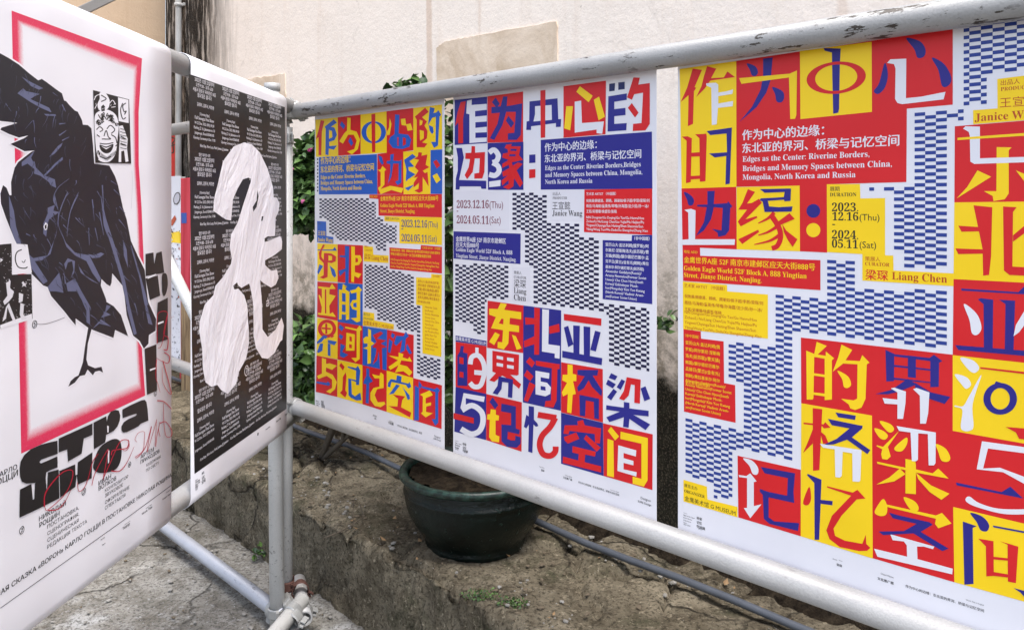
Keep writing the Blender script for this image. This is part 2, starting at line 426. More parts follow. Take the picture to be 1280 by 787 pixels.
# ---------------------------------------------------------------- ground and raised pavement
def stone(name, c0, c1, c2, crack=.6, moss=.5, scale=1.0):
    t = NT(name); co = t.coord()
    n1 = t.noise(co, 2.0 * scale, 7, .65, .5); n2 = t.noise(co, 14 * scale, 9, .72); n3 = t.noise(co, 95, 5, .72); n4 = t.noise(co, 5 * scale, 8, .7)
    c = t.mix(t.ramp(n1, [(.34, 0), (.66, 1)]), c0, c1)
    c = t.mix(t.ramp(n2, [(.42, 0), (.66, .75)]), c, c2)
    c = t.mix(t.ramp(t.noise(co, 3.1 * scale, 8, .7, .8), [(.52, 0), (.66, .6)]), c, tuple(min(.46, x * 1.45) for x in c1))
    c = t.mix(t.ramp(n4, [(.54, 0), (.68, moss)]), c, (.035, .038, .018))
    c = t.mix(t.ramp(n3, [(.50, 0), (.60, .8)]), c, tuple(x * .35 for x in c0)); c = t.mix(t.ramp(t.noise(co, 60, 5, .75), [(.58, 0), (.66, .55)]), c, tuple(min(.5, x * 1.9) for x in c1))
    v = t.n("TexVoronoi", feature='DISTANCE_TO_EDGE'); wv = t.n("VectorMath", operation='ADD')
    t.l(co, wv.inputs[0]); nn = t.n("TexNoise"); nn.inputs["Scale"].default_value = 3; nn.inputs["Detail"].default_value = 8; t.l(co, nn.inputs[0])
    sc = t.n("VectorMath", operation='SCALE'); t.l(nn.outputs[1], sc.inputs[0]); sc.inputs["Scale"].default_value = .5; t.l(sc.outputs[0], wv.inputs[1])
    t.l(wv.outputs[0], v.inputs["Vector"]); v.inputs["Scale"].default_value = 1.9
    cr = t.math('MULTIPLY', t.ramp(v.outputs["Distance"], [(.0, 1), (.02, 0)]), t.ramp(t.noise(co, 1.7, 3), [(.42, 0), (.55, crack)]))
    c = t.mix(cr, c, (.014, .011, .008))
    nb = t.bump(n3, .8, .006); nb = t.bump(n2, .6, .016, nb); nb = t.bump(t.math('SUBTRACT', 1, cr), .7, .02, nb)
    return t.out(c, .93, nb, spec=.2)
M_ledge = stone("mossy_old_stone", (.086, .068, .043), (.225, .192, .138), (.040, .030, .018), .9, .85)
M_street = stone("worn_street_stone", (.17, .155, .13), (.36, .345, .315), (.095, .08, .06), .85, .25)
nz = lambda p, f, o=5: noise.fractal(Vector(p) * f, .8, 2.1, o)
bm = bmesh.new(); xs = [-4.2 + i * .045 for i in range(155)]; ys = [.3 + i * .045 for i in range(150)]
G = [[bm.verts.new((x, y, .010 * nz((x, y, 0), 1.6) + .006 * nz((x, y, 3), 9, 3) - .006)) for x in xs] for y in ys]
for i in range(len(ys) - 1):
    for j in range(len(xs) - 1): bm.faces.new((G[i][j], G[i][j + 1], G[i + 1][j + 1], G[i + 1][j])).smooth = True
tag(obj("ground", bm, M_street), "worn grey stone street surface below the scaffold", None, None, "structure")
bm = bmesh.new(); bmesh.ops.create_grid(bm, x_segments=1, y_segments=1, size=150)
far = obj("street", bm, M_street); far.location = (0, 0, -.06); tag(far, "street surface reaching away on every side", None, None, "structure")
# ledge: profile from the street up the front face, over a rounded edge, back to the wall
o0 = WN * (LEDGEN / KN); bm = bmesh.new(); prof = []
for k in range(15): prof.append((0, -.05 + (LZ + .05 - .03) * k / 14))
for k in range(1, 6): prof.append((.03 - .03 * math.cos(R_(k * 18)), LZ - .03 + .03 * math.sin(R_(k * 18))))
for k in range(1, 50): prof.append((.03 + .68 * k / 49, LZ))
rows = []
for s_ in [-5.6 + i * .0135 for i in range(640)]:
    row = []
    for d, z in prof:
        p = o0 + WD * s_ + WN * d; p.z = z
        face = 1 if z < LZ - .02 else 0
        big = nz(p, 1.7); med = nz(p + Vector((5, 1, 2)), 7); fin = nz(p + Vector((1, 7, 3)), 28, 4)
        edge = max(0, 1 - abs(d - .03) / .09) * (1 if z > LZ - .1 else .3)
        off = .014 * big + .012 * med + .005 * fin
        p += WN * (-(off) * face - max(0, nz(p + Vector((9, 2, 1)), 3)) * -.035 * edge)
        vd, vp = noise.voronoi(Vector((p.x, p.y, p.z * .5)) * 1.75 + Vector((noise.noise(p * 5), noise.noise(p * 5 + Vector((9, 0, 0))), 0)) * .35)
        gap = math.exp(-((vd[1] - vd[0]) / .034) ** 2); lift = noise.noise(vp[0] * 7.3)
        p.z += (1 - face) * (.026 * lift - .030 * gap); p += WN * face * (.012 * gap - .012 * lift)
        p.z += (1 - face) * (.008 * med + .010 * big + .0045 * fin) - edge * .030 * max(0, nz(p, 4.5))
        row.append(bm.verts.new(p))
    rows.append(row)
for A, B in zip(rows, rows[1:]):
    for k in range(len(prof) - 1): bm.faces.new((A[k], A[k + 1], B[k + 1], B[k])).smooth = True
bmesh.ops.recalc_face_normals(bm, faces=bm.faces)
tag(obj("raised_pavement", bm, M_ledge), "mossy raised stone ledge along the foot of the wall", None, None, "structure")
# soil heap where ledge meets wall
t = NT("dark_soil"); co = t.coord(); n1 = t.noise(co, 30, 8, .75); n2 = t.noise(co, 160, 4)
M_soil = t.out(t.mix(t.ramp(n1, [(.4, 0), (.65, 1)]), (.014, .010, .007), (.06, .045, .03)), .95, t.bump(n2, 1, .01, t.bump(n1, .8, .02)), spec=.1)
bm = bmesh.new(); rows = []
for s_ in [-6.2 + i * .03 for i in range(308)]:
    row = []
    for k in range(9):
        d = .56 + .12 * k / 8; p = o0 + WD * s_ + WN * d; p.z = LZ - .03 + .085 * (k / 8) ** 1.3 + (.022 * nz(p, 6) + .012 * nz(p, 22, 3)) * (k > 0)
        row.append(bm.verts.new(p))
    rows.append(row)
for A, B in zip(rows, rows[1:]):
    for k in range(8): bm.faces.new((A[k], A[k + 1], B[k + 1], B[k])).smooth = True
bmesh.ops.recalc_face_normals(bm, faces=bm.faces)
tag(obj("soil_bank", bm, M_soil), "strip of dark loose soil at the foot of the wall", "soil", None, "stuff")

# ================================================================ SCAFFOLD
scaf = tag(empty("scaffold_fence", (C0.x, C0.y, 0)), "zigzag fence of grey scaffold tubes carrying the posters", "scaffold fence")
def tube_part(name, a, b, r, mat, parent=scaf, inner=None, seg=28):
    bm = bmesh.new(); tube(bm, a, b, r, seg, inner); return obj(name, bm, mat, parent)
P = lambda base, d, s_, z: base + d * s_ + Vector((0, 0, z))
for z, m_ in ((MT, M_rtop), (MB_, M_rail)): tube_part("rail", P(C0, MD, -2.6, z(-2.6)), P(C0, MD, 3.1, z(3.1)), RR, m_, inner=RR - .004)
LB0 = CL
for z, m_ in ((LT, M_rtop), (LB, M_rail)): tube_part("rail", P(LB0, LD, .085, z(.085)), P(LB0, LD, -2.1, z(-2.1)), RR, m_, inner=RR - .004)
pA = Vector((-.786, 2.68, 0)); pT = Vector((-.826, 2.755, 1.838)); pB = Vector((-.779, 2.752, 0))
tube_part("post", pA, pT, .0243, M_pole)
tube_part("post", pB + Vector((0, 0, .005)), pB + Vector((0, 0, LT(0) - .07)), .0240, M_pole, inner=.020)
tube_part("post", P(C0, MD, -1.75, .005) - MN * .052, P(C0, MD, -1.75, 1.9) - MN * .052, .0245, M_pole)
# tubes lying at the foot
fz = .057
f0 = at_z(338, 757, fz); f1 = at_z(203, 655, fz); fd = (f1 - f0).normalized()
tube_part("foot_tube", f0 - fd * .09, f1 + fd * 1.2, .0245, M_base, inner=.0205)
q0 = at_z(372, 757, .105); q1 = at_z(336, 800, .075)
qd = (q1 - q0).normalized(); tube_part("foot_tube", q0 - qd * .03, q0 + qd * 1.5, .0250, M_pole, inner=.021)
r0 = at_z(381, 773, .075); rd = Vector((.32, -.93, 0)).normalized(); tube_part("foot_tube", r0 - rd * .28, r0, .0245, M_rail, inner=.0195)
b0 = at_depth(224, 354, 3.46); b1 = at_depth(240, 387, 3.40); bd = (b1 - b0).normalized(); tube_part("brace", b0 - bd * .45, b1 + bd * .35, .0235, M_pole)
# couplers: a strap round the tube with a hinge lug, an eye bolt and a hex nut
def strap(bm, c, ax, r=RR, w=.034, th=.004, a0=0, a1=360):
    ax = Vector(ax).normalized(); u = ax.cross(Vector((0, 0, 1)));
    if u.length < .1: u = ax.orthogonal()
    u.normalize(); v = ax.cross(u); n = 26; c = Vector(c); R4 = []
    for k in range(n + 1):
        a = R_(a0 + (a1 - a0) * k / n); d = u * math.cos(a) + v * math.sin(a); bulge = .002 * math.sin(k * math.pi * 6 / n)
        R4.append([bm.verts.new(c + d * rr + ax * x) for rr, x in ((r + .0006, -w / 2), (r + th + bulge, -w / 2 + .004), (r + th + bulge, w / 2 - .004), (r + .0006, w / 2))])
    for A, B in zip(R4, R4[1:]):
        for i in range(3): bm.faces.new((A[i], A[i + 1], B[i + 1], B[i]))
    for q in (R4[0], R4[-1]): bm.faces.new(q)
def hexnut(bm, c, ax, r, h): tube(bm, Vector(c) - Vector(ax).normalized() * h / 2, Vector(c) + Vector(ax).normalized() * h / 2, r, 6)
def coupler(c1, ax1, c2, ax2, bolt_dir, mat=None, spread=.045):
    mat = mat or M_coup; bm = bmesh.new(); c1, c2 = Vector(c1), Vector(c2); bdv = Vector(bolt_dir).normalized()
    strap(bm, c1, ax1); strap(bm, c2, ax2)
    mid = (c1 + c2) / 2; dv = (c2 - c1)
    if dv.length > .01: box(bm, mid, .03, .03, max(.01, dv.length - 2 * RR + .012), dv.orthogonal().normalized(), dv.cross(dv.orthogonal()).normalized(), dv.normalized(), .003)
    for c, ax in ((c1, ax1), (c2, ax2)):
        ax = Vector(ax).normalized(); side = bdv.cross(ax)
        side = side.normalized() if side.length > .05 else bdv.orthogonal().normalized()
        box(bm, c + side * (RR + .009), .016, .030, .006, side, ax, bdv, .001); box(bm, c + side * (RR + .010) + bdv * .013, .018, .026, .005, side, ax, bdv, .001)
        box(bm, c - side * (RR + .007), .014, .030, .012, side, ax, bdv, .002)
    o = obj("coupler", bm, mat, scaf)
    for c, ax in ((c1, ax1), (c2, ax2)):
        ax = Vector(ax).normalized(); side = bdv.cross(ax); side = side.normalized() if side.length > .05 else bdv.orthogonal().normalized()
        b2 = bmesh.new(); e = c + side * (RR + .013)
        tube(b2, e - bdv * .022, e + bdv * spread, .0055, 10); hexnut(b2, e + bdv * .024, bdv, .0095, .010); tube(b2, e + bdv * .017, e + bdv * .019, .0115, 14)
        obj("bolt", b2, M_bolt, o)
    return o
cc = lambda d, s_, z: C0 + d * s_ + Vector((0, 0, z))
coupler(CL + LD * .045 + Vector((0, 0, LT(.045))), LD, cc(MD, .040, MT(.04)), MD, Vector((.75, .2, .62)))
coupler(CL + LD * .045 + Vector((0, 0, LB(.045))), LD, cc(MD, .040, MB_(.04)), MD, Vector((.75, -.25, .6)))
coupler(pB + Vector((0, 0, LT(0) - .11)), (0, 0, 1), cc(MD, -.05, MT(-.05)), MD, Vector((.5, .3, .3)))
coupler(pA + Vector((-.001, .002, .062)), (0, 0, 1), f0 - fd * .03, fd, Vector((-.9, -.3, .2)))
coupler(q0 + qd * .03, qd, pB + Vector((0, 0, .085)), (0, 0, 1), Vector((.85, -.2, .5)))
coupler(r0 - rd * .05, rd, q0 + qd * .05 + Vector((.015, 0, -.01)), qd, Vector((.3, .1, .9)), M_coup, .03)
coupler(pB + Vector((.001, 0, .120)), (0, 0, 1), pB + Vector((.052, -.005, .105)), (.3, -.9, .1), Vector((.6, -.3, .7)), M_rustc, .035)
bm = bmesh.new(); tube(bm, pT - Vector((0, 0, .022)), pT + Vector((0, 0, .004)), .0275, 24); obj("post_cap", bm, M_rail, scaf)

# ================================================================ POSTERS
def flat_sheet(name, label, x0, x1, dtop=.010, dbot=.012, y=400):
    """a printed sheet stretched behind the two rails of the main panel; x0, x1 = photo columns of its edges"""
    u0, u1 = PM.uv(x0, y)[0], PM.uv(x1, y)[0]
    bm = bmesh.new(); n = 40; m = 8
    def pt(i, j, h):
        u = u0 + (u1 - u0) * j / m; a, b = MB_(u) - dbot, MT(u) + dtop
        return PM.xyz(u, a + (b - a) * i / n, h)
    F = [[bm.verts.new(pt(i, j, 0)) for j in range(m + 1)] for i in range(n + 1)]
    B = [[bm.verts.new(pt(i, j, -.0012)) for j in range(m + 1)] for i in range(n + 1)]
    for i in range(n):
        for j in range(m):
            bm.faces.new((F[i][j], F[i][j + 1], F[i + 1][j + 1], F[i + 1][j]))
            bm.faces.new((B[i][j], B[i + 1][j], B[i + 1][j + 1], B[i][j + 1]))
        bm.faces.new((F[i][0], F[i + 1][0], B[i + 1][0], B[i][0])); bm.faces.new((F[i][m], B[i][m], B[i + 1][m], F[i + 1][m]))
    for j in range(m):
        bm.faces.new((F[0][j], B[0][j], B[0][j + 1], F[0][j + 1])); bm.faces.new((F[n][j], F[n][j + 1], B[n][j + 1], B[n][j]))
    return tag(obj(name, bm, INK['W']), label, "poster", "exhibition posters stretched on the scaffold rails")
def wrapped_sheet(name, label, u0, u1):
    """a sheet laid over the top rail, hanging in front and tucked under the bottom rail"""
    r = RR + .003; prof = []
    for k in range(13):
        a = R_(205 - k * 205 / 12); prof.append((math.cos(a) * r - r, 1, math.sin(a) * r))
    for k in range(1, 24): prof.append((0, 1 - k / 24, 0))
    for k in range(13):
        a = R_(-k * 200 / 12); prof.append((math.cos(a) * r - r, 0, math.sin(a) * r))
    bm = bmesh.new(); m = 6
    rows = [[bm.verts.new(PLF.xyz(u, LB(u) + (LT(u) - LB(u)) * t_ + z, h)) for u in [u0 + (u1 - u0) * j / m for j in range(m + 1)]] for h, t_, z in prof]
    for A, B in zip(rows, rows[1:]):
        for j in range(m):
            f = bm.faces.new((A[j], B[j], B[j + 1], A[j + 1])); f.smooth = True
    o = tag(obj(name, bm, INK['W']), label, "poster", "exhibition posters stretched on the scaffold rails")
    md = o.modifiers.new("thickness", 'SOLIDIFY'); md.thickness = .0012; md.offset = -1
    return o

# ---------------------------------------------------------------- poster with the colon of round dots (rightmost)
A_ = (840, 40, 5); B_ = (1024, 20, 5); C_ = (840, 190, 5); D_ = (1024, 150, 5); E_ = (840, 330, 5); F_ = (1024, 300, 5)
G_ = (840, 480, 5); H_ = (1024, 420, 5); I_ = (1024, 560, 5); K_ = (840, 560, 5); J_ = (1024, 630, 5)
p5 = flat_sheet("exhibition_poster", "red, yellow and blue exhibition poster with serif characters and round-dot colon, at the right", 847.5, 1306)
blocks(PM, [
 ('Y', ID, "849.6 86.4 920.4 76.4 920.8 233.6 852 235.6"),
 ('R', ID, "920.4 76.4 1191 36 1191 131 1133.6 136 1133 227.6 1033.6 230.4 1000 232 920.6 233.6"),
 ('R', ID, "999.6 231.6 1033.6 230.4 1034 315.6 999.6 314"), ('Y', ID, "1000 64 1089.6 52.4 1090 140 1000.6 149"),
 ('R', ID, "852 235.6 920.4 233.6 921 311.6 875 309.6 875.4 319.6 1025.6 325 1025.6 362.6 854 351"), ('Y', ID, "920.8 234 999.6 232 1000 314 921 311.6"),
 ('Y', ID, "1033.6 230.4 1075 230 1075.6 248 1106.4 247.6 1106.4 319 1116.6 319.4 1117 338 1192 341.6 1192 357.6 1078 350.4 1078 317.6 1034 315"),
 ('Y', ID, "853.6 351.6 909 356 909 364 960 368 960 423 854 411"), ('R', ID, "854.4 411 876 414 876.4 423 904.6 426.4 905.2 478.4 919 481 919.6 528 855 514"),
 ('R', ID, "1001.2 421.6 1191 443 1191.6 633 1193 727 1091 697 1090 519 1001.6 503.6"), ('Y', ID, "1001.6 503.6 1090 519 1091 697.4 1001 669.6"),
 ('R', ID, "922 569 1001 586.6 1001 669.6 923 646"), ('Y', ID, "854.4 599 883.6 607.6 884.4 623.6 922 633 922 646 854.4 626"),
 ('R', ID, "1193.6 158 1298 149.5 1298 251.8 1193 253"), ('Y', ID, "1193 253 1298 251.8 1298 354 1192 348.6"),
 ('R', ID, "1192 348.6 1298 354 1298 455 1191 443.6"), ('Y', ID, "1191 443.6 1298 455 1298 557 1191 538"),
 ('R', ID, "1191 538 1298 557 1298 658 1191.6 633"), ('Y', ID, "1191.6 633 1298 658 1298 756 1193 727"),
 ('Y', ID, "1246.6 99 1298 92.5 1298 149 1216.6 155.4 1216.4 138 1247 135.6")], p5)
checker(PM, 'V', ["1199.6 32 1298 18 1298 86.5 1236 93.5 1236 131 1208 134 1208 148 1184 151 1184 334.5 1124 332 1124 314 1115 313 1115 239 1083 240.5 1083 236 1141 233 1141 143 1184 139 1199.6 137",
 "1032 323 1070 325 1070 360 1184 364 1184 434 1096 424 995 413.5 995 575 926 561 917 560 917 625 890 620 889 604 854 594 854 521 926 537 926 478 911 475 911 425 967 432 966.4 367 1032 373"], p5, .0168, .0120)
g5 = [
 (A_, [('R','p',"130 230 188 238 142 345 152 350 138 372 132 575 100 590 104 395 55 440 95 350"), ('R','p',"220 215 278 230 245 290 325 285 347 248 395 283 240 305 205 355 152 408 185 340 200 280"),
  ('W','p',"215 322 275 318 290 330 290 380 340 372 383 360 378 388 290 402 290 448 383 432 380 465 288 475 280 578 250 582 247 350 215 335")]),
 (C_, [('R','p',"62 -95 98 -98 125 -85 118 188 88 195 92 -70"), ('R','p',"145 -110 215 -114 218 -95 210 183 175 186 172 -85"), ('R','p',"120 5 174 2 174 28 120 30"), ('R','p',"119 150 176 147 176 168 119 172"),
  ('B','p',"217 -130 375 -152 362 198 335 203 340 25 268 35 232 10 345 2 342 -115 240 -105")]),
 (C_, [('B','q',"75 250 115 268 138 300 130 330 105 332 95 300"), ('B','p',"222 245 268 243 262 325 345 320 352 308 378 340 365 350 358 490 335 520 290 530 285 505 250 480 310 490 318 350 262 345 245 420 200 490 150 525 200 440 218 345 158 340 158 330 222 328"),
  ('W','p',"78 362 120 355 148 365 145 545 395 545 392 580 65 580 65 548 105 545 102 378")]),
 (C_, [('R','p',"475 232 520 250 470 322 500 318 545 292 562 318 460 420 530 400 535 410 430 465 412 435 470 360 415 360 440 320"), ('R','p',"415 545 540 485 545 500 440 575"),
  ('R','s',"640 378 600 415 540 445",26,5,6), ('R','s',"625 400 668 470 680 530 660 585 625 602",34,5,30), ('R','s',"655 468 600 500 540 520",22,5,6), ('R','s',"672 520 610 555 515 578",24,5,5),
  ('R','p',"735 382 768 418 665 462 650 445"), ('R','p',"690 450 715 490 785 545 755 592 725 550 700 500"),
  ('B','p',"550 232 745 228 742 305 705 308 700 298 600 305 608 340 668 345 755 340 748 372 580 375 568 310 550 302 555 290 700 282 705 250 580 255")]),
 (C_, [('B','e',"884 368 43 43"), ('Y','e',"884 488 44 44")]),
 (A_, [('B','q',"468 198 520 215 538 250 525 275 500 272 488 240"), ('B','p',"570 168 630 160 618 300 590 380 530 470 420 565 500 470 555 360 570 275"), ('B','q',"628 345 690 370 702 410 685 440 655 435 645 390"),
  ('Y','p',"420 290 735 262 782 242 778 520 770 543 740 545 732 285 435 325")]),
 (A_, [('B','p',"948 102 1055 105 1050 200 1045 480 1040 505 1008 512 1003 300 1000 130 955 118"), ('R','e',"1027 287 186 100 132 82 -6")]),
 (B_, [('B','q',"410 295 430 370 410 450 370 488 342 470 375 420"), ('B','q',"545 140 630 160 665 210 655 255 615 262 595 210"), ('B','q',"705 262 780 300 825 380 815 430 770 440 745 340"),
  ('W','p',"425 295 445 272 545 268 543 515 640 505 790 475 778 522 520 552 490 545 475 520 478 330 468 302")]),
 (D_, [('Y','p',"1110 170 1203 172 1185 190 1185 460 1160 495 1090 507 1085 475 1030 445 1108 445"), ('W','p',"900 55 915 40 1005 42 1005 240 1368 228 1368 262 970 275 945 260 942 100 935 75"), ('Y','p',"865 112 1340 78 1340 95 865 126"),
  ('Y','p',"990 315 1075 355 860 490 925 420"), ('Y','p',"1230 315 1290 340 1350 430 1320 460 1280 380")]),
 (F_, [('R','p',"965 -217 1082 -205 1075 100 1062 218 1025 222 1022 85 870 88 852 52 1022 58"), ('R','p',"870 -90 1022 -80 1022 -55 890 -52"), ('R','p',"1150 -210 1235 -205 1212 -175 1208 165 1340 172 1340 225 1190 218 1155 190"), ('R','p',"1212 -30 1290 -95 1340 -120 1340 -85 1212 10")]),
 (F_, [('B','p',"888 302 1245 325 1290 280 1345 330 1345 342 890 315"), ('B','p',"992 370 1010 362 1088 372 1085 690 1030 685 1028 400"), ('B','p',"1125 372 1225 378 1215 700 1160 695 1165 400"), ('W','q',"905 398 985 460 1015 545 990 590 955 580 940 500"), ('W','p',"1320 380 1230 530 1215 600 1250 575 1320 480"), ('B','p',"850 655 1345 695 1345 728 870 685")]),
 (H_, [('W','q',"882 135 960 150 1000 195 975 228 935 210"), ('W','q',"848 238 920 255 950 300 920 328 890 300"), ('W','q',"1015 240 960 420 965 560 940 590 900 588 885 560 895 460 850 440 852 432 900 435 940 370"), ('R','p',"1005 192 1345 229 1345 243 1010 203"),
  ('B','e',"1132 390 105 99 60 67"), ('B','p',"1105 280 1160 298 1150 315 1095 300"), ('R','p',"1165 565 1345 580 1345 650 1250 640 1230 600")]),
 (I_, [('W','p',"1018 -45 1345 0 1345 38 1055 0 1025 125 1130 120 1290 180 1345 225 1345 262 1290 225 1150 148 985 130"), ('W','q',"915 315 940 300 1000 340 1120 375 1290 378 1345 360 1345 395 1290 410 1150 408 1000 370 930 340"), ('B','p',"855 212 1140 272 1195 238 1275 312 860 230")]),
 (J_, [('B','q',"945 52 1020 75 1062 125 1050 165 1010 160 985 110"), ('B','p',"898 105 985 135 960 145 965 495 908 500"), ('B','p',"1085 130 1345 178 1345 190 1090 142"), ('R','p',"995 212 1090 228 1092 445 1045 448 1042 260"), ('R','p',"1130 228 1245 262 1230 490 1180 480 1178 250"), ('R','p',"1090 325 1180 335 1180 350 1090 342"), ('R','p',"1090 420 1180 435 1180 455 1090 445"), ('B','p',"1215 520 1290 540 1345 540 1345 590 1290 585 1260 550")]),
 (E_, [('Y','p',"905 485 968 510 905 570 890 560"), ('Y','p',"840 540 890 560 885 835 880 845 843 845"), ('Y','p',"885 560 962 572 962 545 1015 588 1000 600 1000 845 955 848 955 590 885 578"), ('Y','p',"885 680 956 690 956 705 885 695"), ('Y','p',"885 800 956 808 956 825 885 815")]),
 (H_, [('Y','p',"140 52 207 85 165 150 255 155 270 118 315 165 298 175 290 390 265 445 225 460 195 450 185 425 138 390 215 400 238 390 240 175 150 170 85 222 120 130"), ('Y','q',"115 215 180 250 200 300 180 322 155 315 145 270")]),
 (H_, [('B','p',"415 85 470 110 468 280 420 282"), ('B','p',"468 112 690 135 718 115 770 155 750 165 748 315 695 318 695 155 468 125"), ('B','p',"555 120 605 125 605 260 555 255"), ('B','p',"468 178 696 205 696 215 468 190"), ('B','p',"468 258 696 285 696 292 468 270"),
  ('B','p',"555 265 610 300 500 345 430 362 352 360 450 335"), ('B','p',"600 290 700 350 820 378 785 422 690 390 600 320"), ('W','p',"448 325 470 320 543 345 540 420 525 515 490 515 490 425 410 420 397 385 490 395 490 350"), ('W','p',"588 330 610 322 690 350 682 480 668 545 632 545 630 370")]),
 (G_, [('R','p',"880 148 940 155 922 535 882 540"), ('R','p',"822 238 948 250 958 235 992 270 950 275 940 262 825 248"), ('R','p',"885 270 880 370 820 428 850 360"), ('R','p',"925 290 960 320 980 370 945 370"),
  ('B','p',"1022 175 1150 195 1145 222 1040 205"), ('B','p',"975 215 1170 255 1192 258 1190 275 1125 330 1240 410 1222 435 1095 345 1010 375 945 378 1030 340 1110 275 1000 255"), ('W','p',"925 370 1185 410 1178 600 1170 608 1130 605 1128 430 1068 420 1062 570 1050 582 1022 578 1018 405 945 395")]),
 (H_, [('Y','q',"378 530 440 545 468 575 455 598 425 592"), ('Y','q',"345 575 400 590 430 620 410 645 375 630"), ('Y','p',"500 590 430 690 448 750 425 770 395 765 388 735 395 705 358 685 362 680 400 690"), ('Y','q',"545 632 550 670 520 715 480 715 475 690"), ('Y','q',"730 672 790 700 820 755 805 782 765 775 745 720"),
  ('Y','p',"540 765 600 775 605 800 605 985 540 980"), ('Y','p',"362 782 540 820 605 830 710 855 745 825 810 888 605 850 540 835 365 795"), ('Y','p',"505 825 540 860 470 905 358 925 440 880"), ('Y','p',"605 850 700 930 815 982 765 1020 690 970 620 890"),
  ('W','p',"485 560 730 600 728 790 718 805 685 805 680 610 620 605 618 770 605 780 580 778 572 600 500 590")]),
 (I_, [('Y','q',"400 315 425 360 420 410 385 422 350 405 355 375"), ('Y','p',"415 348 730 418 768 402 828 468 745 498 725 470 730 438 415 362"), ('Y','q',"528 305 590 325 620 360 615 390 570 380"),
  ('W','p',"445 535 720 612 712 628 655 612 612 612 615 690 835 750 832 785 365 675 343 625 550 675 548 605 530 580 460 572"), ('B','p',"437 400 500 418 690 460 710 475 635 520 810 625 770 640 590 530 400 540 372 518 530 515 610 470 460 435")]),
 (K_, [('B','p',"848 158 935 195 930 320 1005 328 1003 355 930 345 920 570 892 570 890 215 845 168"), ('R','q',"858 240 870 310 855 350 828 352 822 325"), ('R','p',"970 235 1130 275 1160 258 1210 312 1155 318 1060 420 1010 500 1020 545 1080 575 1190 595 1212 538 1215 595 1240 620 1220 638 1170 640 1050 615 985 565 965 510 1000 420 1120 295 970 243")]),
 (K_, [('W','q',"445 62 500 75 538 120 535 160 505 158 485 110"), ('W','p',"418 165 465 172 490 155 530 205 512 210 512 360 560 348 490 435 450 372 470 370 470 185 420 178"), ('B','p',"555 115 770 155 760 270 765 340 605 305 605 430 640 455 785 465 795 468 788 515 610 470 575 440 568 290 550 270 550 252 600 270 720 295 725 185 580 155")]),
]
for tl, sh in g5: glyph(PM, tl, sh, p5)
S = True
T1, T2 = "作为中心的边缘：", "东北亚的界河、桥梁与记忆空间"
ART1 = ["倪敦展/顾德清、顾桃、顾瀚如/侯子超/李怒/梁琛/刘", "雨佳/马海蛟/童英伟/琴嘎/孙海霆/沈少民/孙一冰/", "王拓/吴珊珊/徐盛哲/张晓"]
ART2 = ["NIN Dongnier/Gu Deqing/Gu Tao/Gu Hanru/Hou", "Zichao/Li Nu/Liang Chen/Liu Yujia/Ma Haijiao/Pu", "Yingwei/Chyanga/Sun Haiting/Shen Shaomin/Sun", "Yibing/Wang Tuo/Wu Dadu/Xu Shengzhe/Zhang Xiao"]
FOR1 = ["亚历山大·盖达利姆(俄", "罗斯)/阿尔斯尼·涅斯梅", "洛夫(前苏联)/曹天镇(", "韩国)/额尔德尼巴雅尔·", "孟赫日(蒙古)/金有光(", "朝鲜)/弗拉基米尔·阿尔", "谢尼耶夫(前苏联)"]
FOR2 = ["Alexander Gaidalym(Russia)/", "Arseny Nesmelov(Former Soviet", "Union)/ Cho Chon Hyon(South", "Korea)/ Enkhebayar Monk-", "hor(Mongolia)/ Kim Yoo Kwang", "(North Korea)/ Vladimir Arsen-", "yev(Former Soviet Union)"]
lines(PM, [('W', T1, 928, 174.5, 1030, 1, .02), ('W', T2, 928, 190.5, 1124, 1, .02), ('W', "Edges as the Center: Riverine Borders,", 928.4, 202.3, 1087, 1.0, .01, S),
 ('W', "Bridges and Memory Spaces between China,", 928.4, 214, 1115, 1.0, .01, S), ('W', "Mongolia, North Korea and Russia", 928.4, 224.8, 1069.5, 1.0, .01, S)], p5)
lines(PM, [('K', "展期", 1037.5, 238.5, 1049.5, 1), ('K', "DURATION", 1037.5, 245.5, 1070.5, 1, 0, S), ('K', "2023.", 1040, 264, 1073, 1.1, 0, S), ('K', "12.16", 1040.5, 275.3, 1073, 1.1, 0, S), ('K', "(Thu)", 1074.5, 275.4, 1099.5, 1.05),
 ('K', "-", 1040.5, 283.5, 1044, .6), ('K', "2024.", 1040, 298, 1073, 1.1, 0, S), ('K', "05.11", 1040, 309.2, 1072.5, 1.1, 0, S), ('K', "(Sat)", 1074.5, 309.6, 1095.3, 1.05)], p5)
lines(PM, [('Y', "地址 ADD", 855, 316, 872, 1), ('Y', "金鹰世界A座 52F 南京市建邺区应天大街888号", 855, 327.6, 1019, 1.1, .012), ('Y', "Golden Eagle World 52F Block A, 888 Yingtian", 855, 337.5, 1008.5, 1.1, .0, S), ('Y', "Street, Jianye District, Nanjing.", 855, 346, 952, 1.1, .0, S)], p5)
lines(PM, [('O', "策展人", 1081.5, 325.5, 1100.5, 1), ('O', "CURATOR", 1081.5, 331.5, 1112, .95, 0, S), ('R', "梁琛", 1082, 348, 1110, 1, .015), ('O', "Liang Chen", 1115, 349, 1184, 1.05, 0, S)], p5)
lines(PM, [('O', "出品人", 1251, 106.5, 1275, 1), ('O', "PRODUCER", 1251, 114, 1292, 1, 0, S), ('O', "王宣懿", 1250, 134, 1297, 1), ('O', "Janice Wang", 1218.5, 152, 1305, 1.0, 0, S)], p5)
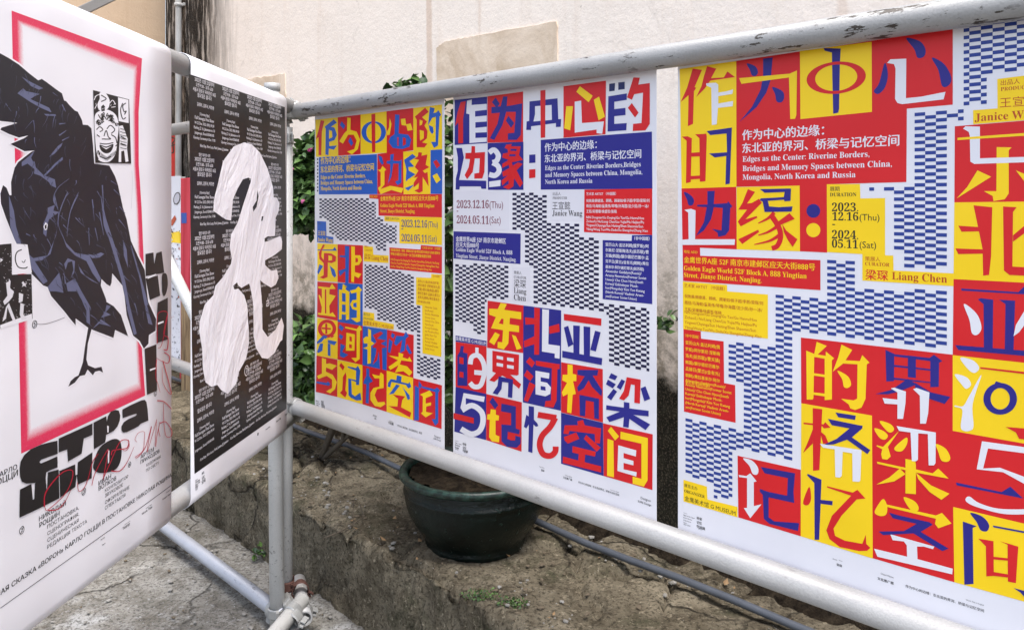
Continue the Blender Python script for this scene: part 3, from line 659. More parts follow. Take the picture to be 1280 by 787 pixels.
lines(PM, [('O', "艺术家 ARTIST （中国籍）", 855.5, 358.5, 906, 1)] + [('O', s_, 856, 371.5 + i * 8.2, [954, 953, 902][i], 1.1, .01) for i, s_ in enumerate(ART1)] + [('O', s_, 856, 391.5 + i * 6.2, [946, 946, 945, 952][i], 1.1) for i, s_ in enumerate(ART2)], p5)
lines(PM, [('Y', "（非中国籍）", 856.5, 420.5, 874, 1)] + [('Y', s_, 857, 429.5 + i * 8.15, [900, 900, 900, 900, 900, 900, 887][i], 1.05, .01) for i, s_ in enumerate(FOR1)] + [('Y', s_, 857, 482.5 - 6.5 + i * 5.6, [907, 914.5, 911, 903, 912.5, 911, 901][i], 1.0, .01) for i, s_ in enumerate(FOR2)], p5)
lines(PM, [('K', "展览主办", 855.5, 607.5, 872, 1.05), ('K', "ORGANIZER", 855.5, 614.5, 881, 1.1, 0, S), ('K', "金鹰美术馆 G MUSEUM", 856, 624.5, 919.5, 1.05)], p5)
def imprint(pl, parent, rows):
    for s_, x, y, x1, b in rows: lines(pl, [('K', s_, x, y, x1, 1.0, b)], parent, "imprint_line")
imprint(PM, p5, [("EXHIBITION", 854.5, 640.5, 859, .02), ("Edges as the Center", 854.5, 643.5, 868.5, .02), ("Riverine Borders", 854.5, 646.6, 865, .02), ("Bridges Memory", 854.5, 649.7, 864, .02), ("Spaces", 854.5, 652.6, 858.5, .02), ("2023-2024", 854.5, 655, 863, 0),
 ("桥梁", 871, 648, 877.5, .02), ("记忆", 871, 653.3, 877.5, .02), ("空间展", 871, 658.5, 881.5, .02), ("2023", 873, 660.6, 878, 0), ("Artist", 1040.8, 698.3, 1046.6, 0), ("Name", 1048.8, 700, 1053, 0), ("梁琛", 1045.8, 706, 1052.6, .02),
 ("Client Name", 1101, 717, 1117, 0), ("文化推广展", 1097, 723.5, 1117.2, .02), ("Work Title in English", 1207.5, 749.5, 1230, 0), ("作为中心的边缘：东北亚的界河、桥梁与记忆空间", 1132, 733, 1230, .01)])

# ---------------------------------------------------------------- middle poster, sans serif, navy on white
L_ = (560, 85, 5); M_ = (570, 230, 5); N_ = (560, 360, 5); O_ = (570, 490, 5)
p4 = flat_sheet("exhibition_poster", "mostly white exhibition poster with bold navy and red blocks and a black checker pattern", 566.5, 820.5)
blocks(PM, [
 ('N', L_, "42 200 245 180 245 470 42 482"), ('R', L_, "247 178 470 148 470 462 247 468"), ('R', L_, "722 115 988 80 985 415 722 437"), ('N', L_, "580 450 1275 398 1278 755 580 760"), ('N', L_, "248 470 472 462 472 762 250 762"),
 ('Z', M_, "-12 48 332 42 332 285 -12 282"), ('Z', M_, "590 45 795 40 795 232 590 228"), ('Z', M_, "352 520 465 520 465 735 352 725"),
 ('N', M_, "-15 295 405 310 403 500 -15 465"), ('R', M_, "803 35 1227 28 1227 318 800 300"), ('N', M_, "1100 320 1227 318 1227 750 917 718 917 350 1098 355"),
 ('R', N_, "248 78 472 108 470 405 245 372"), ('N', N_, "472 108 708 138 706 765 468 712"), ('R', N_, "48 335 242 362 240 660 48 615"), ('R', ID, "701.6 452.4 753.6 461 753.8 527.6 701.4 515"),
 ('N', ID, "569.6 483 608 492 607.6 549.6 568 539"), ('R', ID, "608 492 652.4 502.4 652 564 607.8 549.6"), ('N', ID, "701.4 515.4 753.8 528 754.6 594.4 701.4 579"), ('R', ID, "754 528.6 816 542.4 815.6 612 754.8 594.4"), ('N', N_, "48 295 242 330 242 361 48 334")], p4)
checker(PM, 'D', ["639 242 683.6 242.4 683.6 278 726 278 726 295 749 296 750 378 760 380 814.4 385 814.4 465 759 456 759 392 750 388 665 377 665 333 655 331 655 288 639 287", "568 329 637 333 637 373 609 372 606 419 590 416 590 403 568 400"], p4, .0148, .0125)
g4 = [
 (L_, [('R','p',"80 215 112 208 95 320 95 470 65 472 65 340 45 365 60 280"), ('W','p',"120 205 150 198 148 232 243 225 243 262 170 270 170 305 243 298 243 335 172 340 172 375 243 368 243 402 172 405 172 438 243 435 243 462 135 470 135 290 115 285")]),
 (L_, [('N','p',"298 185 325 225 305 250 275 215"), ('N','p',"345 180 372 178 368 240 465 222 455 420 430 450 375 450 375 410 415 405 425 275 365 275 340 360 290 450 262 440 310 350 325 280 272 285 272 245 330 240"), ('N','p',"378 300 415 345 395 375 362 330")]),
 (L_, [('N','p',"510 210 685 190 690 320 708 320 705 368 675 370 675 345 520 365 520 388 490 388 492 335 508 332"), ('W','p',"545 240 648 232 650 325 535 335 545 290"), ('R','p',"578 142 610 138 608 435 580 438")]),
 (L_, [('Y','p',"825 115 905 175 880 215 803 150"), ('Y','p',"740 240 782 240 765 390 727 378"), ('Y','p',"912 200 945 180 982 305 942 328"), ('W','p',"793 212 833 205 838 345 975 335 965 412 930 408 930 385 793 405")]),
 (L_, [('Q','p',"1008 100 1045 95 1042 143 1008 148"), ('Q','p',"1065 92 1105 87 1105 133 1065 138"), ('N','p',"1003 178 1118 160 1118 200 1040 212 1040 258 1110 250 1110 295 1040 302 1040 350 1118 345 1115 390 998 398"), ('R','p',"1160 60 1200 62 1190 105 1262 95 1262 350 1235 390 1155 395 1158 350 1210 345 1220 155 1165 165 1150 200 1120 185"), ('R','p',"1150 220 1192 280 1170 310 1125 250")]),
 (L_, [('N','p',"52 500 88 500 100 560 80 650 70 700 240 705 240 755 210 755 205 740 75 740 72 760 48 760 50 690 62 640 62 560"), ('R','p',"148 488 170 490 170 530 232 525 228 650 215 690 165 692 165 660 195 655 200 565 168 565 155 650 120 695 105 670 130 620 138 570 108 568 110 532 146 530")]),
 (L_, [('W','s',"258 530 288 512 315 545 305 580 280 592",32), ('W','s',"280 592 312 612 320 645 295 672 258 665",32), ('W','p',"258 710 330 700 328 738 258 745"), ('R','p',"365 480 400 475 395 490 455 490 445 545 470 575 400 590 405 610 440 590 468 600 430 640 470 720 450 745 415 690 410 740 380 760 345 745 380 725 380 700 340 735 335 705 375 670 345 680 340 650 385 625 380 605 340 625 340 600 380 575 340 560 345 535 375 530 375 510 355 500"), ('N','p',"392 505 432 507 428 520 390 518"), ('N','p',"385 540 425 540 422 552 384 552")]),
 (L_, [('N','p',"508 543 547 540 547 592 508 595"), ('R','p',"508 635 547 632 547 685 508 690")]),
 (N_, [('Y','p',"330 92 368 100 352 135 458 150 458 195 388 185 385 225 445 235 445 275 382 268 378 345 350 382 310 372 312 335 340 338 345 262 270 250 300 180 258 165 258 128 312 130"), ('R','p',"335 190 348 192 346 226 318 220"), ('Y','p',"295 275 325 290 290 355 258 335"), ('Y','p',"400 290 425 300 460 375 430 385")]),
 (N_, [('R','p',"540 120 575 125 570 415 540 415 540 350 478 370 475 330 540 300 540 225 485 228 482 182 540 188"), ('W','p',"590 130 632 135 628 350 700 360 698 440 668 435 668 408 588 395"), ('R','p',"632 240 695 222 700 272 635 285")]),
 (N_, [('R','p',"725 160 960 190 958 235 725 200"), ('N','p',"783 232 825 235 822 410 785 410"), ('N','p',"848 238 890 242 888 425 850 420"), ('N','p',"725 245 752 235 785 350 752 368"), ('N','p',"920 265 955 275 925 395 890 385"), ('N','p',"715 390 965 437 962 480 715 432")]),
 (N_, [('N','p',"80 360 100 362 95 400 122 408 122 610 60 608 60 420 75 395"), ('R','p',"72 430 98 435 98 475 72 470"), ('R','p',"72 520 98 525 98 560 72 555"), ('W','s',"140 475 150 430 190 420 222 465 228 530 205 605 165 615 138 590",30), ('W','p',"165 510 225 515 225 545 165 540"), ('W','p',"172 370 192 372 192 425 172 425")]),
 (N_, [('R','p',"278 390 445 415 442 540 430 545 390 540 458 600 445 628 365 560 340 545 290 585 258 575 300 530 278 520"), ('W','p',"305 420 345 428 345 448 305 440"), ('W','p',"370 432 412 438 412 460 370 452"), ('W','p',"305 465 345 472 345 492 305 485"), ('W','p',"370 478 412 484 412 505 370 498"), ('N','p',"318 550 408 570 402 685 375 680 378 590 340 585 335 630 310 665 280 655 310 610")]),
 (N_, [('R','p',"512 430 545 465 525 495 488 460"), ('R','p',"495 510 535 550 515 580 475 545"), ('R','p',"510 585 548 605 500 710 475 700"), ('R','p',"550 452 700 475 698 505 685 505 680 700 660 745 605 740 610 705 645 700 650 500 550 482"), ('W','p',"548 515 635 530 632 565 580 555 580 582 620 590 645 620 640 660 610 675 548 662"), ('N','p',"580 610 610 615 612 640 580 635")]),
 (N_, [('Y','p',"748 475 780 480 780 535 803 540 803 580 782 580 800 660 780 665 772 780 745 775 750 660 720 675 712 650 745 590 715 575 718 540 748 540"), ('N','p',"810 510 940 510 935 545 905 545 965 640 960 675 900 615 880 575 850 625 815 645 808 620 855 550 810 540"), ('N','p',"822 665 945 690 944 818 915 812 912 710 862 700 858 800 825 795")]),
 (N_, [('N','p',"1020 530 1060 550 1045 575 1005 560"), ('N','p',"1000 570 1050 600 1030 625 988 600"), ('N','p',"1085 568 1108 580 1080 635 1055 618"), ('N','p',"1035 628 1058 645 1020 700 995 680"), ('R','p',"1118 555 1205 570 1200 720 1165 715 1168 605 1145 600 1130 670 1100 700 1070 690 1100 640"), ('N','p',"1205 625 1235 612 1265 690 1228 705"),
  ('N','p',"990 730 1100 745 1100 710 1135 715 1135 750 1255 765 1255 800 1160 790 1265 850 1235 885 1135 815 1130 870 1095 865 1100 805 1010 835 990 805 1075 770 990 758")]),
 (O_, [('W','s',"178 44 55 20 45 100",34,1), ('W','s',"38 112 100 82 158 120 170 180 148 240 95 260 32 228",34), ('R','p',"-15 128 112 160 112 195 -15 165")]),
 (O_, [('N','p',"230 30 265 80 245 105 210 60"), ('Y','p',"218 105 250 110 250 140 270 145 268 175 248 175 248 265 272 275 270 312 225 305 208 280 212 172 195 168 197 138 215 135"), ('N','p',"285 70 375 88 375 225 400 235 395 262 325 245 322 290 345 300 370 300 372 270 405 280 405 320 380 345 320 340 285 305 285 200 345 205 345 130 282 118")]),
 (O_, [('N','p',"455 85 488 90 488 170 510 195 515 210 500 215 485 200 478 378 452 370 456 200 440 225 425 215 440 140 455 150"), ('R','s',"512 140 628 160",38,1), ('R','s',"622 158 590 215 540 270 524 330 545 385 590 396 620 372 624 338",37)]),
 (O_, [('R','p',"760 180 795 172 805 205 908 225 900 320 870 315 868 260 710 240 705 262 672 258 680 205 762 205"), ('R','p',"752 250 772 290 700 320 680 300 675 278"), ('R','p',"815 265 905 345 880 370 800 290"), ('R','p',"730 335 875 370 870 400 808 388 805 435 908 462 908 500 668 440 670 400 765 425 768 385 728 375")]),
 (O_, [('Y','p',"970 215 1020 275 995 300 950 240"), ('Y','p',"948 290 985 302 988 530 945 520"), ('Y','p',"1030 245 1200 285 1198 550 1175 588 1105 570 1105 525 1160 540 1160 320 1028 290"), ('W','p',"1015 330 1128 362 1125 400 1048 378 1048 410 1110 428 1110 455 1048 440 1048 480 1130 498 1128 525 1010 490")]),
]
for tl, sh in g4: glyph(PM, tl, sh, p4)
lines(PM, [('W', T1, 681, 189, 746, 1.15, .02), ('W', T2, 681, 202.5, 801.5, 1.2, .02), ('W', "Edges as the Center: Riverine Borders,Bridges", 681.5, 212.8, 801, 1.25, .01, S), ('W', "and Memory Spaces between China, Mongolia,", 681.5, 221.5, 803, 1.25, .01, S), ('W', "North Korea and Russia", 681.5, 230, 740.5, 1.25, .01, S)], p4)
lines(PM, [('M', "2023.12.16", 571, 260, 611, 1.35, 0, S), ('M', "(Thu)", 612, 260, 629, 1.3), ('M', "-", 571, 266.5, 573, .7), ('M', "2024.05.11", 571, 279, 611, 1.35, 0, S), ('M', "(Sat)", 612, 279, 626, 1.3)], p4)
lines(PM, [('G', "出品人", 691, 244, 701, 1), ('G', "PRODUCER", 691, 249, 709, .95, 0, S), ('K', "王宣懿", 690.5, 261, 713, 1.2), ('K', "Janice Wang", 690.5, 269.5, 728, 1.25, 0, S)], p4)
lines(PM, [('W', "金鹰世界A座 52F 南京市建邺区", 570, 301, 632.5, 1.35, .02), ('W', "应天大街888号", 570, 308, 599, 1.3, .02), ('W', "Golden Eagle World 52F Block A, 888", 570, 313.8, 640.5, 1.25, .01, S), ('W', "Yingtian Street, Jianye District, Nanjing.", 570, 321.5, 645.5, 1.25, .01, S)], p4)
lines(PM, [('G', "策展人", 642.5, 342, 652, 1), ('G', "CURATOR", 642.5, 347.5, 658, 1, 0, S), ('K', "梁琛", 642.5, 358, 657.5, 1.2), ('K', "Liang", 642.5, 366, 658, 1.25, 0, S), ('K', "Chen", 642.5, 374.5, 657.5, 1.25, 0, S)], p4)
lines(PM, [('W', "艺术家 ARTIST （中国籍）", 733, 244, 770, 1.05, .01)] + [('W', s_, 733, 252.5 + i * 6.6, [812, 811, 771][i], 1.2, .015) for i, s_ in enumerate(ART1)] + [('W', s_, 733, 273 + i * 4.9, [805, 805, 804, 810][i], 1.15, .012) for i, s_ in enumerate(ART2)], p4)
lines(PM, [('W', "（非中国籍）", 793, 299.5, 812, 1, .02)] + [('W', s_, 757, 307.2 + i * 6.9, [811, 811, 811, 811, 805][i], 1.0, .02) for i, s_ in enumerate(["亚历山大·盖达利姆(俄罗斯)/阿", "尔斯尼·涅斯梅洛夫(前苏联)/曹", "天镇(韩国)/额尔德尼巴雅尔·孟", "克平日(蒙古)/金有光(朝鲜)/弗拉", "基米尔·阿尔谢尼耶夫(前苏联)"])] + [('W', s_, 757, 340 + i * 5.2, [802, 808, 804, 798, 806, 805, 796][i], 1.1, .012) for i, s_ in enumerate(FOR2)], p4)
lines(PM, [('W', "金鹰美术馆 G MUSEUM", 570, 424.5, 608, 1.2, .01)], p4)
imprint(PM, p4, [("EXHIBITION", 569, 550.5, 573, .02), ("Edges as Center", 569, 553.3, 577.5, .02), ("Riverine", 569, 556.2, 575, .02), ("Bridges", 569, 559, 574, .02), ("2023", 569, 561, 573, 0), ("桥梁", 578.5, 555.5, 583, .02), ("记忆", 578.5, 560, 583, .02), ("空间展", 578.5, 563.5, 585, .02), ("2024", 580, 565, 583.5, 0),
 ("Artist Name", 674, 583, 680.5, 0), ("梁琛", 676.5, 588, 680.5, .02), ("Client Name", 706.5, 594, 715, 0), ("文化推广展", 704, 597, 715.2, .02), ("作为中心的边缘：东北亚的界河、桥梁与记忆空间", 723, 603, 774, .01), ("Work Title in English", 763, 612, 774, 0), ("Designer", 801, 623, 814, 0), ("SURE Design", 797.5, 627, 814, .01)])

# ---------------------------------------------------------------- left colourful poster, blackletter strokes
u_ = 1280 / 192; U_ = (380, 125, u_); V_ = (380, 235, u_); W_ = (380, 345, u_); X_ = (380, 450, u_)
p3 = flat_sheet("exhibition_poster", "yellow, red and bright blue exhibition poster with blackletter-like characters, next to the corner post", 393.6, 555.3)
blocks(PM, [('Y', U_, "95 165 282 145 285 470 100 475"), ('R', U_, "282 145 472 122 472 452 286 465"), ('Y', U_, "472 122 688 95 690 440 473 452"), ('R', U_, "688 95 912 68 912 420 828 432 830 785 612 785 612 450 690 440"), ('Y', U_, "912 68 1150 38 1152 410 1055 418 1055 785 830 785 828 432 912 425"), ('C', U_, "125 478 608 452 612 785 125 787"), ('C', U_, "1055 418 1152 412 1152 782 1055 782"),
 ('R', V_, "545 55 1150 50 1150 245 622 230 620 92 545 85"), ('Y', V_, "670 235 1150 245 1150 475 795 460 795 285 670 275"), ('R', V_, "975 475 1150 490 1150 712 715 672 712 495 972 512"), ('C', V_, "110 275 185 280 188 400 245 408 245 460 110 452"), ('Y', V_, "495 480 575 490 578 555 705 562 705 625 498 610"), ('Y', V_, "112 460 280 468 280 783 112 772"), ('R', V_, "281 468 492 478 490 800 281 783"),
 ('R', W_, "112 45 281 58 281 372 110 340"), ('Y', W_, "110 345 281 373 280 692 105 660"), ('C', W_, "281 55 490 68 490 415 281 380"), ('R', W_, "281 380 490 415 488 740 280 692"), ('C', W_, "490 415 693 445 693 785 488 740"), ('R', W_, "693 445 915 490 912 850 690 787"),
 ('R', ID, "395.8 444 421.8 449.3 421.6 495.8 395 489.3"), ('Y', ID, "422 449.3 453.2 456 453.2 504.8 421.7 495.8"), ('R', ID, "453.2 456 483.5 462.8 483.3 514.3 453.2 504.8"), ('Y', ID, "483.5 462.8 516.3 471.9 516.3 524.8 483.4 514.4"), ('R', X_, "910 148 1150 208 1147 572 910 498"),
 ('Y', W_, "1060 -18 1150 -12 1145 672 988 642 985 245 935 238 935 10 1060 15"), ('Y', W_, "495 295 585 308 588 368 750 400 748 445 490 410")], p3)
def tl(t, q): return ' '.join(f"{t[0] + a / t[2]:.2f} {t[1] + b / t[2]:.2f}" for a, b in pairs(q))
checker(PM, 'D', [tl(V_, "120 80 540 90 545 110 608 120 608 245 660 260 660 300 780 310 780 468 695 462 695 525 595 520 590 460 265 435 262 385 208 375 205 260 120 250"), tl(U_, "102 490 122 490 122 785 102 785"), tl(W_, "505 -95 700 -80 705 -45 920 -15 918 245 975 260 975 660 1145 690 1145 865 930 815 930 470 770 435 765 390 600 350 600 285 505 265")], p3, .0150, .0118)
g3 = [
 (U_, [('R','p',"140 170 170 175 150 265 145 460 122 460 122 310 100 330 120 260"), ('C','p',"250 162 275 190 225 225 255 230 275 290 255 335 210 350 212 385 275 380 250 415 208 405 205 460 180 455 182 240 172 225"), ('Y','p',"210 250 235 260 238 310 210 325")]),
 (U_, [('C','p',"315 178 345 215 330 245 300 210"), ('Y','p',"362 148 390 150 388 250 440 265 468 330 450 410 400 455 360 430 420 410 440 340 415 290 370 290 325 365 295 345 335 280 360 255"), ('C','p',"388 310 412 360 395 385 370 345")]),
 (U_, [('C','e',"582 270 102 92 62 78"), ('R','p',"562 120 595 115 595 435 568 435")]),
 (U_, [('Y','p',"715 150 730 200 715 290 695 295 690 270 710 230"), ('C','p',"760 120 797 125 790 280 870 290 895 330 880 390 820 410 740 400 705 350 720 310 755 285"), ('R','p',"778 310 790 312 790 385 778 380"), ('R','p',"825 312 850 320 850 370 825 385"), ('Y','p',"808 160 845 155 852 205 890 195 908 250 865 258 855 215 815 210")]),
 (U_, [('R','p',"1010 65 1040 100 985 145 1025 180 1005 215 1030 260 1025 320 985 355 1030 365 1005 395 940 395 940 165 925 140"), ('Y','p',"965 165 990 175 985 205 965 215"), ('Y','p',"965 250 1000 260 1000 320 968 340"), ('C','p',"1050 60 1090 70 1080 110 1105 105 1120 85 1145 125 1130 140 1118 380 1085 400 1060 350 1098 350 1100 140 1070 150 1035 210"), ('C','p',"1040 210 1075 225 1082 270 1068 285 1050 260")]),
 (U_, [('C','p',"620 460 650 475 665 530 650 540 630 510"), ('C','p',"720 455 750 450 745 505 795 510 815 495 812 690 780 710 760 680 788 670 790 530 745 530 730 640 700 700 720 600 720 535 690 530 690 510 720 505"), ('Y','p',"615 582 638 582 655 550 687 582 672 592 672 705 640 742 720 715 830 735 815 775 730 750 640 785 618 735 640 715 640 600")]),
 (U_, [('C','p',"905 450 935 475 880 510 920 555 870 560 875 590 930 620 870 660 850 680 850 640 855 580 835 500"), ('C','p',"840 735 920 705 870 755"), ('R','p',"955 435 985 440 980 465 1030 455 1015 540 1045 560 990 590 1010 610 1030 600 1040 720 990 640 990 760 960 775 920 755 955 740 960 690 915 730 915 690 950 640 915 650 955 590 925 560 940 530 960 500 920 490 950 470")]),
 (U_, [('R','p',"1078 515 1105 498 1137 545 1107 572"), ('Y','p',"1072 632 1110 610 1140 665 1105 695")]),
 (V_, [('C','p',"115 512 240 512 258 490 275 522 115 520"), ('R','p',"160 470 175 475 150 520 145 570 165 600 168 540 230 545 268 570 265 610 230 625 200 618 198 740 165 755 130 745 165 725 165 625 130 590 125 540"), ('Y','p',"205 560 235 568 235 600 205 605"), ('C','p',"130 635 160 650 120 720 112 700"), ('C','p',"215 645 255 680 270 730 255 745 235 720")]),
 (V_, [('C','p',"342 480 378 485 372 830 345 830 345 690 300 735 288 690 345 670 345 580 300 575 300 560 342 562"), ('Y','p',"395 485 425 488 425 560 470 560 485 600 460 640 425 645 425 700 480 715 455 750 420 730 418 785 395 780"), ('R','p',"430 580 450 585 452 615 430 620")]),
 (W_, [('Y','p',"120 85 215 95 235 65 265 105 215 108 212 150 265 165 212 245 215 315 240 300 268 340 120 320 118 305 145 308 150 260 122 160 130 155 150 190 150 105 120 100"), ('R','p',"175 108 187 110 187 310 175 308")]),
 (W_, [('Y','p',"325 65 360 85 345 110 380 130 378 360 350 365 350 320 315 318 315 360 292 362 292 110 318 115"), ('C','p',"318 140 348 145 348 215 318 210"), ('C','p',"318 235 348 238 348 300 318 296"), ('Y','p',"455 85 485 115 470 130 470 375 440 385 390 350 440 345 442 285 405 275 385 235 405 200 440 195 440 135 395 145 385 120 430 110"), ('C','p',"412 225 440 220 440 260 412 255")]),
 (W_, [('R','e',"193 437 76 76 46 48"), ('R','p',"178 395 195 395 195 480 178 480"), ('R','p',"150 425 225 432 225 445 150 440"), ('R','p',"215 480 255 500 230 515"), ('C','p',"165 490 200 500 165 540 110 565 110 545"), ('C','p',"200 530 275 545 255 575 200 555"), ('C','p',"135 560 160 560 155 620 120 640 110 630"), ('C','p',"200 560 222 565 222 665 200 660"), ('Y','p',"150 545 175 515 205 545")]),
 (W_, [('C','p',"300 400 335 430 315 460 290 430"), ('C','p',"300 480 330 500 312 530 292 505"), ('C','p',"305 560 345 580 320 630 370 655 330 680 300 665"), ('Y','p',"345 420 440 440 465 410 485 445 468 455 465 690 430 715 395 680 440 680 440 455 345 432"), ('Y','p',"355 470 425 485 422 620 350 620"), ('R','p',"380 500 400 505 400 545 380 540"), ('R','p',"378 565 400 570 400 600 378 598")]),
 (W_, [('Y','p',"535 435 560 450 560 540 590 560 560 580 558 725 530 730 530 610 495 600 530 585 530 560 500 560 495 520 520 500 535 505"), ('R','p',"640 460 660 475 610 520 685 535 660 550 640 560 690 590 650 600 655 780 635 780 625 620 610 700 575 735 600 650 605 600 570 590 605 545 575 490")]),
 (W_, [('C','p',"735 470 760 490 745 520 725 500"), ('C','p',"710 520 740 545 720 640 700 630"), ('C','p',"770 495 830 500 850 460 875 500 850 520 840 620 800 640 820 530 770 580 750 560"), ('C','p',"860 560 900 640 880 650 850 600"), ('Y','p',"790 635 830 650 822 675 868 690 880 670 902 712 812 700 800 735 860 750 905 800 880 830 830 790 760 800 790 740 720 780 705 755 785 700 705 660 790 672")]),
 (X_, [('Y','p',"150 -20 185 -10 185 30 215 25 275 45 235 80 185 60 183 95 240 120 275 180 260 240 220 275 185 260 235 230 235 160 190 130 120 155 110 130 150 110"), ('C','p',"105 175 190 188 200 175 222 200 205 212 105 190")]),
 (X_, [('R','p',"310 20 340 55 325 85 295 45"), ('R','p',"325 140 348 100 355 130 345 250 360 270 345 310 300 270 320 250"), ('C','p',"365 50 435 65 450 45 470 85 460 205 435 205 435 180 395 165 400 280 425 300 470 270 480 330 440 335 390 310 372 290 370 150 435 165 435 85 365 60")]),
 (X_, [('C','p',"520 65 545 70 545 130 575 175 545 190 540 360 515 355 520 200 495 195 500 170 520 130"), ('Y','p',"568 115 630 130 640 100 665 120 665 230 610 240 590 290 615 350 670 345 680 365 640 390 590 380 555 330 555 270 580 230 630 220 630 150 590 150")]),
 (X_, [('C','p',"700 190 725 155 770 165 775 125 815 135 810 180 870 195 880 180 895 220 870 235 850 205 730 180 720 225 700 220"), ('C','p',"770 200 800 210 750 275 710 285"), ('C','p',"820 220 880 290 885 320 865 330 845 270"), ('R','p',"740 285 845 300 820 330 810 390 895 435 885 475 800 430 705 380 780 385 785 320")]),
 (X_, [('C','p',"925 210 960 230 958 500 920 500"), ('C','p',"958 170 985 210 970 240 955 215"), ('C','p',"985 215 1090 240 1110 225 1135 250 1120 270 1120 520 1095 545 1065 490 1095 490 1095 265 985 230"), ('Y','p',"1050 250 1075 290 1015 315 1015 360 1060 350 1060 375 1020 385 1018 430 1075 440 1015 475 975 440 990 430 992 300 968 285")]),
]
for t_l, sh in g3: glyph(PM, t_l, sh, p3)
lines(PM, [('Y', T1, 401, 205, 438, 1.6, .02), ('Y', T2, 401, 215.5, 467.5, 1.6, .02), ('Y', "Edges as the Center: Riverine Borders,", 401, 224, 457, 1.7, .01, S), ('Y', "Bridges and Memory Spaces between China,", 401, 231, 466, 1.7, .01, S), ('Y', "Mongolia, North Korea and Russia", 401, 238, 452, 1.7, .01, S)], p3)
lines(PM, [('Y', "地址 ADD", 463, 247, 472, 1), ('Y', "金鹰世界A座 52F 南京市建邺区应天大街888号", 475.5, 250.6, 548, 1.7, .015), ('Y', "Golden Eagle World 52F Block A, 888 Yingtian", 475.5, 258.8, 543, 1.6, .01, S), ('Y', "Street, Jianye District, Nanjing.", 475.5, 265.6, 519, 1.6, .01, S)], p3)
lines(PM, [('G', "展期 DURATION", 482, 274.6, 499, 1.1), ('N', "2023.12.16", 502, 283.5, 534, 1.7, 0, S), ('N', "(Thu)", 535, 283.8, 547.5, 1.6), ('N', "-", 502, 289, 504, .8), ('N', "2024.05.11", 502, 301.3, 534, 1.7, 0, S), ('N', "(Sat)", 535, 301.8, 546, 1.6)], p3)
lines(PM, [('Y', "王宣懿", 397.5, 293.5, 407, 1.2), ('Y', "Janice Wang", 397.5, 301.5, 416, 1.5, .01, S), ('G', "出品人", 397.5, 280, 402, 1), ('O', "策展人", 456, 309, 461, 1), ('O', "CURATOR", 456, 313.5, 465, 1), ('O', "梁琛", 455.5, 323.5, 463.5, 1.4), ('O', "Liang Chen", 464.5, 324.5, 485, 1.6, .01, S)], p3)
lines(PM, [('Y', "艺术家 ARTIST （中国籍）", 528, 310.8, 551, 1.2)] + [('Y', s_, 488.5, 313.5 + i * 5, [550, 539][i], 1.6, .01) for i, s_ in enumerate(["倪敦展/顾德清、顾桃、顾瀚如/侯子超/李怒/梁琛/刘雨佳/马海蛟/蒲英伟", "琴嘎/孙海霆/沈少民/孙一冰/王拓/吴珊珊/徐盛哲/张晓"])] + [('Y', s_, 488.5, 325.2 + i * 4.2, [549, 549, 540][i], 1.5) for i, s_ in enumerate(["NIN Dongnier/Gu Deqing/Gu Tao/Gu Hanru/Hou Zichao/Li Nu/Liang", "Chen/Liu Yujia/Ma Haijiao/Pu Yingwei/Chyanga/Sun Haiting/Shen Shao", "min/Sun Yibing/Wang Tuo/Wu Dadu/Xu Shengzhe/Zhang Xiao"])], p3)
lines(PM, [('O', "（非中国籍）", 541, 346, 550, 1.2)] + [('O', s_, 522.5, 352.5 + i * 5, [549, 550, 549, 550, 550, 538][i], 1.3, .01) for i, s_ in enumerate(["亚历山大·盖达利姆(俄罗斯)", "/阿尔斯尼·涅斯梅洛夫(前", "苏联)/曹天镇(韩国)/额尔", "德尼巴雅尔·孟赫日(蒙古)/", "金有光(朝鲜)/弗拉基米尔·", "阿尔谢尼耶夫(苏联)"])]
 + [('O', s_, 531.5, 384.5 + i * 4.3, x1, 1.5, .0) for i, (s_, x1) in enumerate([("Alexander Gaida-", 547), ("lym(Russia)/", 542), ("Arseny Nesmelov", 549), ("(Former Soviet", 544), ("Union)/ Cho Chon", 549), ("Hyon(South", 542), ("Korea)/ Enkheba-", 548), ("yar Monkhor(Mon-", 549), ("golia)/ Kim Yoo", 546), ("Kwang (North", 543), ("Korea)/ Vladimir", 547), ("Arsenyev(Former", 548), ("Soviet Union)", 543)])], p3)
lines(PM, [('G', "展览主办", 454.5, 393.5, 463, 1.2), ('G', "ORGANIZER", 454.5, 398.5, 466.5, 1.2), ('O', "金鹰美术馆 G MUSEUM", 454.5, 405.5, 491.5, 1.5)], p3)
imprint(PM, p3, [("Edges as", 395, 501, 399, .02), ("Center of", 395.2, 503.6, 400, .02), ("Bridges", 395.6, 506, 398.5, .02), ("桥梁", 401.6, 502.4, 404.6, .02), ("记忆", 401.6, 505.4, 405, .02), ("空间", 402, 508.2, 406, .02), ("Artist", 466, 519.6, 471, 0), ("梁琛", 468, 523.2, 470.4, .02), ("Client Name", 487, 526, 492, 0), ("文化展", 485.5, 529, 492, .02), ("作为中心的边缘：东北亚的界河、桥梁", 497, 532.5, 527.5, .01), ("Designer", 543, 545.5, 551, 0), ("SURE Design", 542, 548.3, 551.2, .01)])
